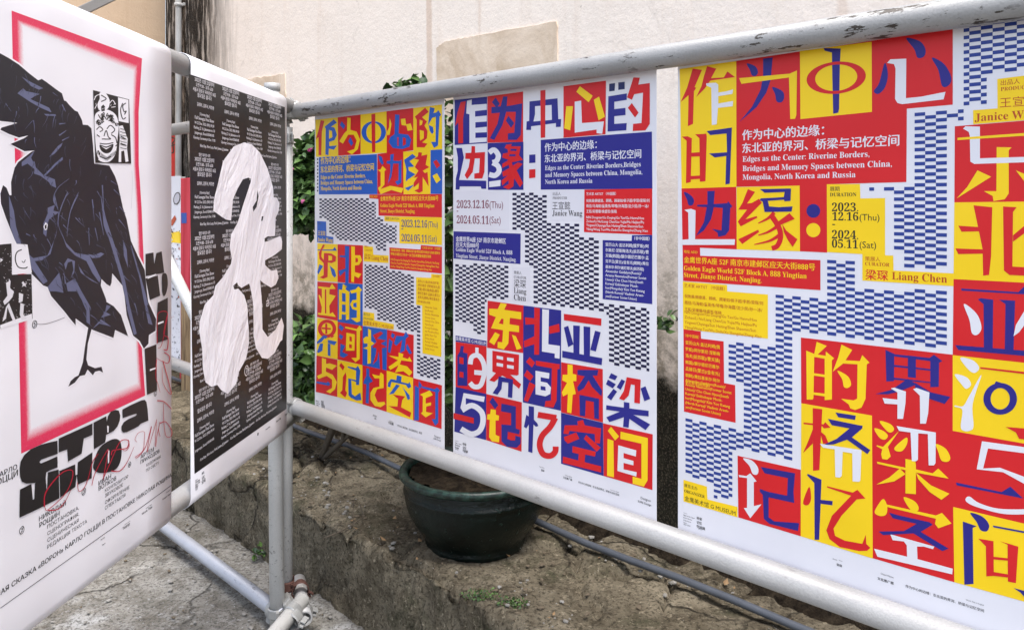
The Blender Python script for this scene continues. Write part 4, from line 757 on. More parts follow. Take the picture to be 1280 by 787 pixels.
# ---------------------------------------------------------------- black poster with the white brush figure (left panel, by the corner)
uL = lambda x, y=300: PLF.uv(x, y)[0]
p2 = wrapped_sheet("exhibition_poster", "black exhibition poster with a torn white paper figure over columns of small text", uL(238.8), uL(358.5))
sb = 1280 / 210; b_ = (190, 60, sb); c_ = (190, 180, sb)
blocks(PLF, [('K', ID, "236 92.5 356 134.2 358.1 300 358.1 428 358.1 510.5 243 592 239.6 428")], p2)
KOR = ["열린 자리의 시작", "2022년 12월 22일부터", "오전 9:30 - 오후 6:30", "서울시 종로구 자하문로 10길", "월요일은 쉽니다"]
ENG = ["[Opening Edge]", "Full Seongsa Fine Show", "W 22 Dec 2022 (FRI) 09:30", "Parking Z 16, Jahamun-ro 10", "Jongno-gu, Seoul 03048 KR", "Opening Ceremony 6 Dec 17:00"]
WK, WE = [.5, .85, .75, 1.0, .62], [.42, .84, .86, .92, .86, .96]
black_uv = [PLF.uv(*q) for q in pairs("236 92.5 356 134.2 358.1 300 358.1 428 358.1 510.5 243 592 239.6 428")]
cu = [PLF.uv(x, y)[0] for x, y in ((255.6, 110), (288.4, 120), (318, 130), (343.4, 140))]
cw_ = (cu[3] - cu[0]) / 3 * .78; v_top = PLF.uv(255.6, 99)[1]
def small_line(a, s_, uc, v, w, bold=.012):
    if inside((uc - w / 2, v), black_uv) and inside((uc + w / 2, v), black_uv) and inside((uc, v + .010), black_uv): a.text_uv('E', s_, uc - w / 2, v, uc + w / 2, 1.15, bold)
for row in range(5):
    for k in range(4):
        a = Art(PLF, .0010); uc = cu[k]; v = v_top - row * .198
        for i, s_ in enumerate(KOR): small_line(a, s_, uc, v - i * .0125, cw_ * WK[i], .02)
        small_line(a, "김레이, 김루시, 박주완", uc + .006, v - .0727, cw_ * .75, .02)
        for i, s_ in enumerate(ENG): small_line(a, s_, uc, v - .0945 - i * .0123, cw_ * WE[i])
        a.done("text_block", p2)
    a = Art(PLF, .0010); v = v_top - row * .198 - .1745
    for k in range(3): small_line(a, "Kim Ray, Kim Lucy, Park Juwan, JJ Jasmine", cu[0] + (cu[3] - cu[0]) * (.12 + .37 * k), v, (cu[3] - cu[0]) * .34)
    if len(a.bm.faces): a.done("text_block", p2)
    else: a.bm.free()
a = Art(PLF, .0018)
FIG = "700 -12 760 5 820 65 880 190 920 330 925 405 950 410 970 455 960 520 940 560 935 700 880 703 855 718 856 745 882 740 975 700 990 740 987 801 930 846 860 886 860 921 905 966 950 956 962 1021 940 1071 905 1093 850 1061 822 1036 835 1201 840 1411 880 1468 940 1411 985 1321 1003 1381 990 1491 975 1503 930 1593 880 1635 835 1628 790 1553 772 1463 770 1231 755 1131 738 1061 680 1096 655 1076 645 1053 615 1081 625 1106 655 1101 700 1151 725 1231 728 1331 737 1431 735 1523 715 1633 660 1733 640 1823 575 1903 525 1873 495 1833 450 1848 405 1813 385 1713 380 1563 358 1431 360 1351 400 1221 465 1151 480 1081 540 1011 600 911 605 871 590 781 600 690 650 600 700 440 750 290 752 265 730 256 690 270 650 340 615 420 600 582 560 575 465 510 470 420 500 300 540 130 620 20"
a.poly('torn', c_, FIG)
for q in ("800 350 810 400 795 480 770 515 765 480 795 430", "835 550 848 550 840 585 828 585", "622 1085 650 1072 640 1108 625 1104"): a.poly('K', c_, q)
a.done("torn_paper_figure", p2)
for row_ in [('K', "桥梁", 252, 593, 255, 1, .02), ('K', "记忆", 252, 599, 255.6, 1, .02), ('K', "空间", 252, 604.5, 256.5, 1, .02), ('K', "Seoul", 244, 601, 246.5, 1, .02), ('K', "Opening", 244, 604, 249.5, 1, .02), ('K', "Show Dec", 244, 607, 250, 1, .02), ('K', "Edge", 244, 610, 247.5, 1, .02), ('K', "2022", 244, 613, 247, 1),
 ('K', "●", 321.5, 544.5, 323, 1), ('K', "Poster Name", 332, 537.5, 337.5, 1, .02), ('K', "Work Title", 345, 528, 351, 1, .02), ('K', "Designer", 356, 519.5, 360, 1, .02)]: lines(PLF, [row_], p2, "imprint_line")
for row_ in [('E', "⑦", 305.5, 470, 310.5, 1.2, .02), ('E', "ㅅ", 333.4, 379, 336, 1, .02), ('E', "ㄹ", 332.8, 385, 336, 1, .02)]: lines(PLF, [row_], p2, "number_mark")

# ---------------------------------------------------------------- white raven poster (left panel, nearest)
p1 = wrapped_sheet("exhibition_poster", "white theatre poster with a black raven in a sprayed pink frame, at the left edge", uL(-62), uL(214.2))
sg = 1280 / 230; g_ = (0, 0, sg); h_ = (0, 120, sg); i_ = (0, 240, sg); j_ = (0, 370, sg); k_t = (0, 500, sg); n_ = (0, 640, 1280 / 240)
# sprayed frame: outer, middle and inner lines carry the paint's density
def spray_frame():
    bm = bmesh.new(); lay = bm.loops.layers.float_color.new("spray") if False else None
    O = [(14.4, 13.5), (177.5, 73.3), (173.2, 141), (173.4, 206), (177, 261), (179.7, 330), (177, 431), (181.5, 494), (26.4, 566.5), (23.4, 410)]
    M = [(21, 24), (172, 81.5), (169, 141), (169.6, 206), (173, 261), (175.8, 330), (173.4, 431), (177, 487), (33.5, 552), (30, 410)]
    I = [(30, 34), (165.5, 90.5), (165, 141), (166, 206), (169.5, 261), (172, 330), (169, 431), (171, 476), (40, 532), (36, 410)]
    vals = []; rings = []
    for L_k, val in ((O, 1.0), (M, .95), (I, 0.0)):
        r = []
        for i in range(len(L_k)):
            a, b = L_k[i], L_k[(i + 1) % len(L_k)]
            for k in range(6):
                r.append(bm.verts.new(PLF.xyz(*PLF.uv(a[0] + (b[0] - a[0]) * k / 6, a[1] + (b[1] - a[1]) * k / 6), .00012))); vals.append(val)
        rings.append(r)
    for A, B in zip(rings, rings[1:]):
        m = len(A)
        for k in range(m): bm.faces.new((A[k], A[(k + 1) % m], B[(k + 1) % m], B[k]))
    bmesh.ops.recalc_face_normals(bm, faces=bm.faces)
    if sum(f.normal.dot(PLF.n) for f in bm.faces) < 0: bmesh.ops.reverse_faces(bm, faces=bm.faces)
    o = obj("sprayed_frame", bm, INK['spray'], p1)
    at = o.data.attributes.new("spray", 'FLOAT', 'POINT')
    for q, v in zip(at.data, vals): q.value = v
spray_frame()
def T(t, q, o): return [(o[0] + (t[0] + a / t[2] - o[0]), (t[1] + b / t[2])) for a, b in pairs(q)]
def tp(t, q): return [(t[0] + a / t[2], t[1] + b / t[2]) for a, b in pairs(q)]
rav = ([(-58, 22), (-30, 42)] + tp(g_, "0 372 60 405 130 450 200 510 265 560 290 550 320 570 400 630 430 650 445 700 460 705 480 730 520 770") + tp(h_, "540 110 570 170 575 200 610 203 635 225 645 330 655 470 760 485 800 560 820 620 835 690 855 780") + tp(i_, "880 190 910 340 960 450 1005 540 1020 680")
 + tp(j_, "1030 40 1085 160 1082 240 1035 270 1032 330 1000 365 970 310 925 275 880 130 865 0") + tp(i_, "850 650 780 565 775 630 765 655 740 640 705 605 700 650 735 740") + tp(j_, "740 40 790 70 840 130 890 278 800 235 788 290 650 237 636 230 610 330 600 440 612 480 660 500 705 490 716 530 690 518 660 525 645 550 608 510 590 548 555 555 520 600 474 629 490 590 520 562 545 550 575 460 590 350 612 220 525 155 525 203 480 150 450 110 355 0")
 + tp(i_, "330 660 300 650 220 570 150 430 100 330 40 180 5 80") + tp(h_, "0 680 20 620 45 640 65 690 78 690 75 600 100 500 125 460 215 390 240 380 170 385 70 335 165 295 195 275 130 290 60 265 0 235 10 220 120 188 0 175") + [(-25, 140), (-58, 120)])
a = Art(PLF, .0007, .000012)
# white halo, then the bird
cx_ = sum(p[0] for p in rav) / len(rav); 
def halo(pts, d):
    out = []; m = len(pts)
    ar = sum(pts[i][0] * pts[(i + 1) % m][1] - pts[(i + 1) % m][0] * pts[i][1] for i in range(m))
    for i in range(m):
        p, q = pts[i - 1], pts[(i + 1) % m]; dx, dy = q[0] - p[0], q[1] - p[1]; l = math.hypot(dx, dy) or 1; sg_ = 1 if ar > 0 else -1
        out.append((pts[i][0] + dy / l * d * sg_, pts[i][1] - dx / l * d * sg_))
    return out
flat2 = lambda p: [c for q in p for c in q]
a.poly('W', ID, flat2(halo(rav, 2.0)))
a.poly('U', ID, flat2(rav))
for t_q, q in ((g_, "150 535 210 570 300 615 270 625 215 600"), (g_, "120 650 160 615 180 635 275 655 240 670 210 690 340 750 360 785 270 745 210 710"), (h_, "305 125 385 128 390 140 320 138"), (h_, "340 425 400 350 435 325 425 350 380 400"), (h_, "300 555 380 470 435 425 435 445 390 480 320 550"), (h_, "150 460 200 420 240 380 215 430 250 500 300 550 380 580 390 640 350 620 340 600 280 555 235 540 240 510 190 470 150 490"),
 (i_, "60 20 95 130 110 240 160 400 230 460 330 440 390 300 410 150 380 20 370 60 405 130 395 260 350 430 290 475 240 480 330 620 300 640 180 480 100 330 70 240"), (i_, "700 20 735 180 800 380 870 620 900 785 880 785 840 600 780 400 740 270 750 320 720 230"), (i_, "855 330 880 400 890 530 860 440"), (i_, "905 370 960 520 1010 700 1030 785 1005 785 970 600"),
 (i_, "420 260 455 350 520 420 620 440 700 600 690 630 640 560 600 480 520 440 460 380"), (i_, "610 430 650 440 700 420 725 430 690 455 640 460"), (i_, "330 660 410 560 430 640 440 700 390 690 340 690"), (i_, "445 500 470 460 520 480 515 560 490 600 510 540 500 480 470 490 455 540"), (i_, "440 540 450 640 520 600 560 680 620 785 590 785 530 690 470 690"), (i_, "540 500 590 580 690 640 640 620 560 560"), (i_, "300 290 300 220 330 150 330 110 380 90 370 130 410 140 340 190 330 220 320 310"),
 (j_, "560 10 620 60 625 200 600 180 600 100 585 70"), (j_, "640 230 700 160 770 210 690 190"), (j_, "740 60 770 70 735 110 770 130 700 150 730 110"), (j_, "1010 30 1060 200 1030 190 1005 60"), (j_, "890 20 950 260 930 270 880 80")):
    a.poly('H', t_q, q)
for t_q, q, w in ((h_, "420 785 450 710 480 675", 8), (h_, "495 785 520 720 545 670", 9), (h_, "400 780 370 720 400 640 480 575", 7), (i_, "540 20 490 130 470 240 465 310", 8), (i_, "470 0 430 90 405 180 410 250 455 350", 7), (h_, "410 275 460 240", 10), (h_, "430 310 480 285", 9), (h_, "410 195 455 190", 10), (h_, "770 590 815 620", 6), (h_, "790 650 840 700", 6), (i_, "830 100 870 150", 6), (i_, "615 250 620 370", 8), (i_, "660 250 680 340", 7), (i_, "690 140 720 300", 8), (h_, "640 720 650 780", 8), (h_, "710 620 720 785", 9), (g_, "365 645 400 670", 5), (h_, "430 60 455 110", 9), (i_, "640 60 655 200", 5), (i_, "910 370 970 560", 5), (i_, "180 290 210 305", 9)):
    a.stroke('H', t_q, q, w, 5, w * .3)
rg = random.Random(12); inner = halo(rav, -3.0); hb = a.h + .00003
for _ in range(620):
    x, y = rg.uniform(-20, 200), rg.uniform(70, 470)
    if not inside((x, y), inner): continue
    ang = math.atan2(1.0, .55 if y > 230 else -.1) + rg.gauss(0, .25); l = rg.uniform(4, 17); w_ = rg.uniform(.5, 1.5)
    ex, ey = x + math.cos(ang) * l, y + math.sin(ang) * l; mx, my = (x + ex) / 2 + rg.uniform(-1.5, 1.5), (y + ey) / 2
    if not (inside((ex, ey), inner) and inside((mx, my), inner)): continue
    a.h = hb + rg.random() * .00012
    a.stroke(rg.choice(('F', 'F', 'F', 'H', 'K')), ID, [x, y, mx, my, ex, ey], w_, 3, w_ * .15)
a.poly('W', i_, "300 240 315 210 330 225 325 260 310 265"); a.poly('K', i_, "308 235 322 222 322 255 310 258")
a.done("raven_print", p1)
# woodcut insets
a = Art(PLF, .0022, .00002)
a.poly('K', h_, "645 -40 895 25 910 470 660 465"); a.poly('W', h_, "818 10 890 28 892 190 822 175")
a.poly('W', h_, "655 150 680 110 740 95 800 130 822 200 815 290 800 400 760 455 700 455 670 400 658 280", True); a.poly('W', h_, "675 60 690 20 690 -20 720 -30 745 0 760 40 745 90 690 100", True)
a.poly('W', h_, "825 210 850 205 885 300 880 360 890 455 870 460 860 380 840 385 840 460 822 460 825 370 830 300"); a.poly('K', h_, "700 75 715 60 728 75 725 105 702 108"); a.poly('K', h_, "690 340 735 352 785 335 770 385 735 400 700 380", True); a.poly('W', h_, "700 350 735 362 775 348 735 372")
for q in ("668 235 690 215 712 235 690 250", "740 230 765 205 795 235 770 262", "720 280 735 240 750 285 765 300 705 300", "690 330 735 335 785 325", "680 130 700 160 720 140 740 165 760 140 790 165", "670 180 700 190 720 175", "750 170 790 180 805 210", "670 270 690 285", "770 270 800 290 810 330", "690 420 730 435 770 420", "850 50 835 100 850 160 872 150", "872 50 850 70 860 110 875 105 862 130", "700 -5 735 20 700 40", "690 410 680 380", "800 350 820 330", "745 120 735 140", "835 280 870 300", "835 330 875 345"):
    a.stroke('K', h_, q, 7, 4)
for q in ("760 50 780 30 800 60", "770 80 800 75", "655 90 670 60", "850 220 870 260", "680 440 700 455", "650 30 665 0 690 -10"): a.stroke('W', h_, q, 5, 4)
rg = random.Random(31)
for k in range(34):
    an = R_(rg.uniform(175, 365)); rr = rg.uniform(.72, 1.0); x, y = 738 + math.cos(an) * 80 * rr, 255 + math.sin(an) * 135 * rr; q = []
    for i in range(9): q += [x + math.cos(i * .95 + an) * (10 - i * .8), y + math.sin(i * .95 + an) * (11 - i * .8)]
    if y < 205: a.stroke('K', h_, q, 4.5, 2)
for k in range(16):
    x = 672 + k * 8.6; a.stroke('K', h_, [x, 452 - abs(738 - x) * .75, x + (738 - x) * .06, 425 - abs(738 - x) * .7], 4, 1)
for k in range(60):
    x, y = rg.uniform(655, 900), rg.uniform(0, 450)
    if not (665 < x < 825 and 90 < y) and not (815 < x < 895 and y < 200) and not (820 < x < 892 and y > 205): a.stroke('E', h_, [x, y, x + rg.uniform(-9, 9), y + rg.uniform(4, 12)], 3, 1)
for k in range(7): a.stroke('K', h_, [830, 225 + k * 22, 850, 232 + k * 22, 876, 236 + k * 22], 4, 2)
a.done("woodcut_print", p1)
a = Art(PLF, .0008, .00003)
a.poly('K', i_, "-300 420 0 365 78 358 85 575 218 570 225 880 0 950 -300 1040"); a.poly('W', i_, "80 358 190 365 220 560 82 575"); a.poly('W', i_, "0 925 120 880 220 845 222 882 0 950")
for q, w in (("150 400 115 420 105 470 125 520 170 530 190 520", 8), ("150 480 165 490 175 470", 5)): a.stroke('K', i_, q, w, 5)
for q in ("40 630 62 620 70 670 95 690 85 730 60 760 30 785 20 760 50 720", "60 600 72 620 68 660 58 660", "130 700 160 710 155 760 130 770", "60 770 95 860 110 900 85 890 50 800 40 880 15 900 40 800", "140 770 165 780 160 850 185 880 150 890 135 850", "0 460 20 470 0 490", "160 620 170 635 188 632 175 645 182 660 165 652 150 660 158 642 148 630"): a.poly('E', i_, q)
rg = random.Random(4)
for _ in range(110):
    x, y = rg.uniform(-120, 215), rg.uniform(585, 900)
    a.poly('E', i_, [x, y, x + rg.uniform(3, 9), y + rg.uniform(-2, 3), x + 3, y + rg.uniform(3, 8)])
for _ in range(45):
    x, y = rg.uniform(-100, 75), rg.uniform(390, 580)
    a.poly('E', i_, [x, y, x + rg.uniform(3, 8), y + 1, x + 3, y + rg.uniform(3, 7)])
a.done("woodcut_print", p1); a = Art(PLF, .0008); a.stroke('G', j_, "250 195 330 190 450 148", 3, 5); a.done("pointer_line", p1); a = Art(PLF, .0008); a.stroke('L', h_, "915 520 920 600 912 785", 2, 4); a.done("pointer_line", p1)
# heavy title letters
for tt, q, sm, extra in (
 (k_t, "133 470 140 425 165 380 210 340 280 308 340 292 396 280 398 330 398 371 330 395 285 412 270 428 280 438 330 418 396 388 398 430 397 466 350 484 318 500 316 530 314 560 270 568 220 576 180 578 150 565 136 530", 0, ()), (k_t, "405 265 640 160 640 240 580 265 565 370 470 425 465 340 405 362", 0, ()), (k_t, "648 155 700 128 736 110 740 148 748 110 768 78 800 66 824 72 834 105 830 140 815 180 788 212 755 230 735 240 733 270 728 292 690 316 650 340", 0, ("742 175 754 180 752 222 744 224",)), (k_t, "848 64 900 36 980 0 1004 -4 1016 12 1024 60 1030 140 1000 152 976 162 960 180 930 196 880 220 856 224 842 208 842 180 858 152 890 130 940 108 950 98 944 92 900 106 850 124", 0, ()),
 (k_t, "135 620 215 580 225 690 235 685 240 575 315 545 322 635 330 500 405 480 410 680 240 765 132 815", 0, ()), (k_t, "410 490 520 445 522 520 535 515 538 430 640 360 635 540 540 585 530 520 522 600 415 675", 0, ()), (k_t, "650 430 690 330 780 270 835 290 840 400 800 480 700 505 650 480", 1, ("745 340 758 350 756 430 748 440",)),
 (i_, "1010 430 1065 420 1070 500 1085 425 1122 412 1140 560 1010 585", 0, ("1022 592 1082 568 1080 580 1025 603",)), (i_, "1010 600 1095 580 1112 720 1040 750", 0, ()), (i_, "1125 580 1155 570 1165 640 1150 710 1130 710", 1, ()),
 (j_, "1095 45 1165 10 1165 300 1090 325 1085 200", 0, ("1095 185 1135 172 1135 182 1095 198",)), (j_, "1003 365 1085 335 1090 655 1020 685", 0, ("1040 508 1080 495 1080 505 1040 520",))):
    a = Art(PLF, .0021, .00005)
    a.poly('K', tt, q, bool(sm))
    for e in extra: a.poly('W', tt, e)
    a.done("title_letter", p1)
a = Art(PLF, .0026, .00004)
for tt, q, w, w1 in ((k_t, "305 740 310 650 370 560 440 495 500 490 490 570 440 660 330 760 310 745", 12, 5), (k_t, "330 765 400 755 450 700 490 620", 11, 3), (k_t, "535 570 545 630 580 610 610 540 640 430 680 370", 5, 7), (k_t, "635 590 660 500 740 350 745 370 715 540 720 530 760 440 830 290 890 280 880 330 830 340 780 350 770 380", 6, 9), (k_t, "770 490 830 490 880 430 930 320", 12, 2), (k_t, "890 275 895 320 870 350 845 340", 6, 3), (k_t, "935 395 990 350 1000 270 1000 220 960 225 935 270 950 290", 5, 3), (k_t, "940 400 960 390 1010 320 1050 180 1035 260 1020 360 1080 160 1085 150 1075 320", 6, 3), (k_t, "1080 320 1090 240 1110 150 1100 200 1110 250", 4, 4), (k_t, "1110 160 1150 150 1190 210 1185 250 1150 245 1135 130 1135 20", 7, 3),
 (j_, "1090 725 1140 735 1190 785", 10, 5), (j_, "1090 330 1090 150 1110 110 1160 115 1150 200 1120 340 1095 360", 6, 4), (j_, "1160 130 1135 260 1165 290 1160 370 1135 370", 5, 8), (j_, "1140 390 1175 420 1165 465 1120 450 1085 430", 8, 3), (j_, "1085 440 1080 560 1095 610 1110 670", 8, 2), (j_, "1130 450 1185 660 1170 670 1130 600 1125 490", 7, 2)):
    a.stroke('P', tt, q, w * .72, 6, w1 * .72)
a.done("script_lettering", p1)
cyr = [("②", 24, 668, 30, .02), ("③", 102, 619, 107, .02), ("⑤", 40, 410, 46, .02), ("⑥", 160, 584, 163.5, .02), ("©", 192, 496, 196, 0),
 ("НИКОЛАЙ", 48.5, 651, 82, .012), ("РОЩИН", 49, 659, 74, .012), ("ПОСТАНОВКА,", 59, 660.5, 98.5, 0), ("СЦЕНОГРАФИЯ,", 59, 668.8, 98.5, 0), ("СЦЕНИЧЕСКАЯ", 59, 677.2, 98, 0), ("РЕДАКЦИЯ ТЕКСТА", 59, 685.6, 108.5, 0),
 ("ИВАН", 123, 606.5, 138.5, .012), ("ВОЛКОВ", 123, 612.8, 145, .012), ("КОМПОЗИТОР", 131, 614.8, 160, 0), ("ЗВУКОВОЕ", 131, 621.3, 153.5, 0), ("ОФОРМЛЕНИЕ", 131, 629.8, 161.5, 0), ("СПЕКТАКЛЯ", 131, 636.8, 156.5, 0),
 ("АРТЕМ", 175.5, 573.3, 192, .012), ("ПРИХОДОВ", 175.5, 579.5, 199, .012), ("ХУДОЖНИК", 182.5, 583, 201, 0), ("ПО СВЕТУ", 182.5, 589.5, 198.5, 0),
 ("КАРЛО", -6, 598.5, 21, .012), ("ГОЦЦИ", -10, 609.5, 22, .012), ("ФИАБЕСКНАЯ СКАЗКА «ВОРОН» КАРЛО ГОЦЦИ В ПОСТАНОВКЕ НИКОЛАЯ РОЩИНА", -50, 778, 214, .012),
 ("Artist", 125.5, 675.5, 131, 0), ("Name", 127.5, 681.5, 131.5, .02), ("Client Name", 155.5, 656, 162.5, 0), ("Театр", 153, 662, 162, .02), ("Work Title", 182, 636, 189.5, 0), ("Work Title", 177, 643.5, 190, .02), ("Designer", 207.5, 616, 213.4, 0), ("Designer Name", 203, 624.5, 213.8, .02)]
for s_, x, y, x1, bo in cyr: lines(PLF, [('K', s_, x, y, x1, -.76 if len(s_) > 1 else 1.3, bo)], p1, "printed_line")
a = Art(PLF, .0009); a.stroke('G', ID, "0 759.5 160 645.5 214 606", .7, 1); a.done("ruled_line", p1)
# ================================================================ THINGS BEHIND THE FENCE
t = NT("grey_plastic_conduit"); n1 = t.noise(t.coord(), 20, 5); M_cond = t.out(t.mix(n1, (.055, .062, .078), (.105, .115, .135)), .5, t.bump(t.noise(t.coord(), 150, 3), .1, .001))
ca, cb = at_z(365, 530, .318), at_z(1010, 787, .318); cd = (cb - ca).normalized(); bm = bmesh.new()
polytube(bm, [ca + cd * (-2.2 + .18 * i) + Vector((0, 0, .006 * math.sin(i * 1.3))) + WN * .006 * math.sin(i * .9 + 1) for i in range(38)], .0112, 12)
tag(obj("conduit", bm, M_cond), "dark grey plastic conduit lying along the stone ledge behind the pot", "conduit")
# flower pot
pot_c = at_z(592, 690, LZ); pot_c = Vector((-.125, 2.72, LZ - .014))
pot = tag(empty("flower_pot", pot_c), "dark green glazed flower pot standing on the mossy ledge behind the fence", "flower pot")
t = NT("dark_green_glaze"); co = t.coord(); n1 = t.noise(co, 9, 6, .6); n2 = t.noise(co, 45, 6, .7); n3 = t.noise(co, 4, 4)
c = t.mix(t.ramp(n1, [(.35, 0), (.68, 1)]), (.0012, .0030, .0025), (.0035, .0095, .0075))
c = t.mix(t.ramp(n2, [(.62, 0), (.72, .6)]), c, (.03, .075, .06))  # pale green flecks: glaze highlights painted into the colour
c = t.mix(t.ramp(n3, [(.6, 0), (.72, .35)]), c, (.016, .013, .007))
M_glaze = t.out(c, t.ramp(n2, [(.3, .10), (.7, .30)]), t.bump(n2, .5, .008, t.bump(n1, .7, .025)), spec=.28)
t = NT("worn_rim_glaze"); co = t.coord(); n1 = t.noise(co, 50, 6, .7)
M_rim = t.out(t.mix(t.ramp(n1, [(.45, 0), (.62, 1)]), (.003, .012, .010), (.026, .066, .052)), .4, t.bump(n1, .4, .004))
def lathe(bm, prof, seg=72, wob=None):
    R = [[bm.verts.new((r * math.cos(2 * math.pi * k / seg) * (1 + (wob(k, z) if wob else 0)), r * math.sin(2 * math.pi * k / seg) * (1 + (wob(k, z) if wob else 0)), z)) for k in range(seg)] for r, z in prof]
    for A, B in zip(R, R[1:]):
        for k in range(seg): bm.faces.new((A[k], A[(k + 1) % seg], B[(k + 1) % seg], B[k])).smooth = True
    return R
def relief(k, z):
    a = 2 * math.pi * k / 96
    return .017 * max(0, noise.noise(Vector((math.cos(a) * 4, math.sin(a) * 4, z * 16)))) * (1 if .05 < z < .19 else 0) + .004 * noise.noise(Vector((math.cos(a) * 9, math.sin(a) * 9, z * 40)))
bm = bmesh.new()
pr = [(.001, 0), (.158, 0), (.166, .006), (.170, .02), (.166, .028)] + [(.166 + .072 * math.sin(R_(90 * i / 12)), .028 + .150 * i / 12) for i in range(1, 13)] + [(.243, .184), (.2425, .190), (.238, .194), (.237, .205), (.236, .222)]
R_b = lathe(bm, pr, 96, relief); bm.faces.new(R_b[0][::-1])
obj("pot_body", bm, M_glaze, pot, matrix=Matrix.Translation(pot_c) @ Matrix.Diagonal((1, 1, 1.03, 1)))
bm = bmesh.new(); lathe(bm, [(.236, .222), (.246, .226), (.256, .234), (.258, .243), (.254, .251), (.242, .252), (.230, .248), (.226, .235), (.225, .2)], 96, lambda k, z: .006 * noise.noise(Vector((k * .35, z * 20, 1))))
obj("rim", bm, M_rim, pot, matrix=Matrix.Translation(pot_c) @ Matrix.Diagonal((1, 1, 1.03, 1)))
bm = bmesh.new(); bmesh.ops.create_grid(bm, x_segments=40, y_segments=40, size=.23)
for v in list(bm.verts):
    if v.co.xy.length > .226: bm.verts.remove(v)
for v in bm.verts: v.co.z = .228 + .012 * nz(v.co, 14) + .012
obj("potting_soil", bm, M_soil, pot, matrix=Matrix.Translation(pot_c) @ Matrix.Diagonal((1, 1, 1.03, 1)))
# foliage
def leafmat(name, a, b):
    t = NT(name); g = t.n("ObjectInfo"); n1 = t.noise(t.coord(), 7, 3); at = t.n("Attribute", attribute_name="shade")
    c = t.mix(at.outputs["Fac"], a, b); 
    t.b.inputs["Subsurface Weight"].default_value = 0
    t.b.inputs["Transmission Weight"].default_value = 0
    return t.out(c, .38, None, spec=.45)
M_leaf = leafmat("glossy_leaf", (.014, .036, .012), (.13, .235, .06))
t = NT("bark_stem"); M_stem = t.out(t.mix(t.noise(t.coord(), 40, 5), (.05, .038, .026), (.13, .10, .07)), .85)
t = NT("magenta_petal"); M_petal = t.out((.28, .02, .13), .6)
def foliage(clumps, n, size, seed, up=.35):
    rg = random.Random(seed); bm = bmesh.new(); sh = []
    for _ in range(n):
        c, rad = clumps[rg.randrange(len(clumps))]
        d = Vector((rg.gauss(0, 1), rg.gauss(0, 1), rg.gauss(0, 1))).normalized(); rr = rg.random() ** .45
        p = Vector(c) + Vector((d.x * rad[0], d.y * rad[1], d.z * rad[2])) * rr
        out = (d * .7 + Vector((rg.uniform(-.6, .6), rg.uniform(-.6, .6), rg.uniform(-.3, .7) + up))).normalized()
        ln = size * rg.uniform(.6, 1.25); wd = ln * rg.uniform(.26, .36)
        tip = (out * .55 + Vector((rg.uniform(-1, 1), rg.uniform(-1, 1), rg.uniform(-.9, .4)))).normalized()
        side = tip.cross(out).normalized(); nrm = side.cross(tip)
        s_ = min(1, max(0, rg.gauss(.42, .28)))
        M5 = [p, p + tip * ln * .5 - nrm * ln * .03, p + tip * ln - nrm * ln * .18]
        L5 = [p + tip * ln * .28 + side * wd * .8 + nrm * wd * .28, p + tip * ln * .62 + side * wd * .85 + nrm * wd * .2]
        R5 = [p + tip * ln * .28 - side * wd * .8 + nrm * wd * .28, p + tip * ln * .62 - side * wd * .85 + nrm * wd * .2]
        v = [bm.verts.new(q) for q in M5 + L5 + R5]
        for q in ((0, 3, 1), (3, 4, 1), (4, 2, 1), (0, 1, 5), (5, 1, 6), (6, 1, 2)):
            bm.faces.new([v[i] for i in q]).smooth = True
        sh += [s_] * 7
    return bm, sh
def add_foliage(name, parent, clumps, n, size, seed):
    bm, sh = foliage(clumps, n, size, seed); o = obj(name, bm, M_leaf, parent)
    at = o.data.attributes.new("shade", 'FLOAT', 'POINT')
    for q, v in zip(at.data, sh): q.value = v
    return o
def blossoms(parent, pts, seed):
    rg = random.Random(seed); bm = bmesh.new()
    for p in pts:
        for k in range(5):
            d = Vector((rg.gauss(0, 1), rg.gauss(0, 1), rg.gauss(0, 1))).normalized(); s = d.orthogonal() * .008; c = Vector(p) + d * .006
            w = d.cross(s)
            bm.faces.new([bm.verts.new(q) for q in (c - d * .008, c + s, c + d * .010 + w * .3, c - s)])
    obj("blossom", bm, M_petal, parent)
pl_ = tag(empty("potted_shrub", pot_c + Vector((0, 0, .245))), "leafy dark green shrub growing out of the glazed pot", "shrub")
base = pot_c + Vector((0, 0, .26)); rg = random.Random(3)
cl = [(at_depth(548, 190, 2.78), (.16, .14, .22)), (at_depth(600, 250, 2.75), (.16, .13, .26)), (at_depth(560, 330, 2.72), (.18, .13, .22)), (at_depth(566, 440, 2.68), (.16, .12, .2)), (at_depth(518, 135, 2.85), (.06, .05, .08)), (at_depth(640, 400, 2.6), (.1, .09, .2))]
for k, (c, r) in enumerate(cl):
    bm = bmesh.new(); st = base + Vector((rg.uniform(-.05, .05), rg.uniform(-.05, .05), -.02)); mid = (st + c) / 2 + Vector((rg.uniform(-.05, .05), rg.uniform(-.03, .03), 0))
    polytube(bm, [st, (st * .6 + mid * .4) + Vector((.01, 0, .02)), mid, (mid + c) / 2 + Vector((.015, .01, 0)), c + Vector((0, 0, r[2] * .4))], [.011, .010, .008, .006, .003], 8); obj("stem", bm, M_stem, pl_)
add_foliage("foliage", pl_, cl, 2300, .055, 11)
add_foliage("twig_leaves", pl_, [(at_depth(505, 108, 2.86), (.045, .03, .018)), (at_depth(522, 104, 2.86), (.035, .03, .012)), (at_depth(490, 110, 2.86), (.025, .02, .008))], 46, .042, 5)
sh_ = tag(empty("shrub", on_line(392, 1.86) + Vector((0, 0, LZ))), "green shrub with magenta flowers showing between the black poster and the corner post", "shrub")
sb_ = on_line(400, 1.86) + Vector((0, 0, LZ - .02))
Y1 = sb_.y
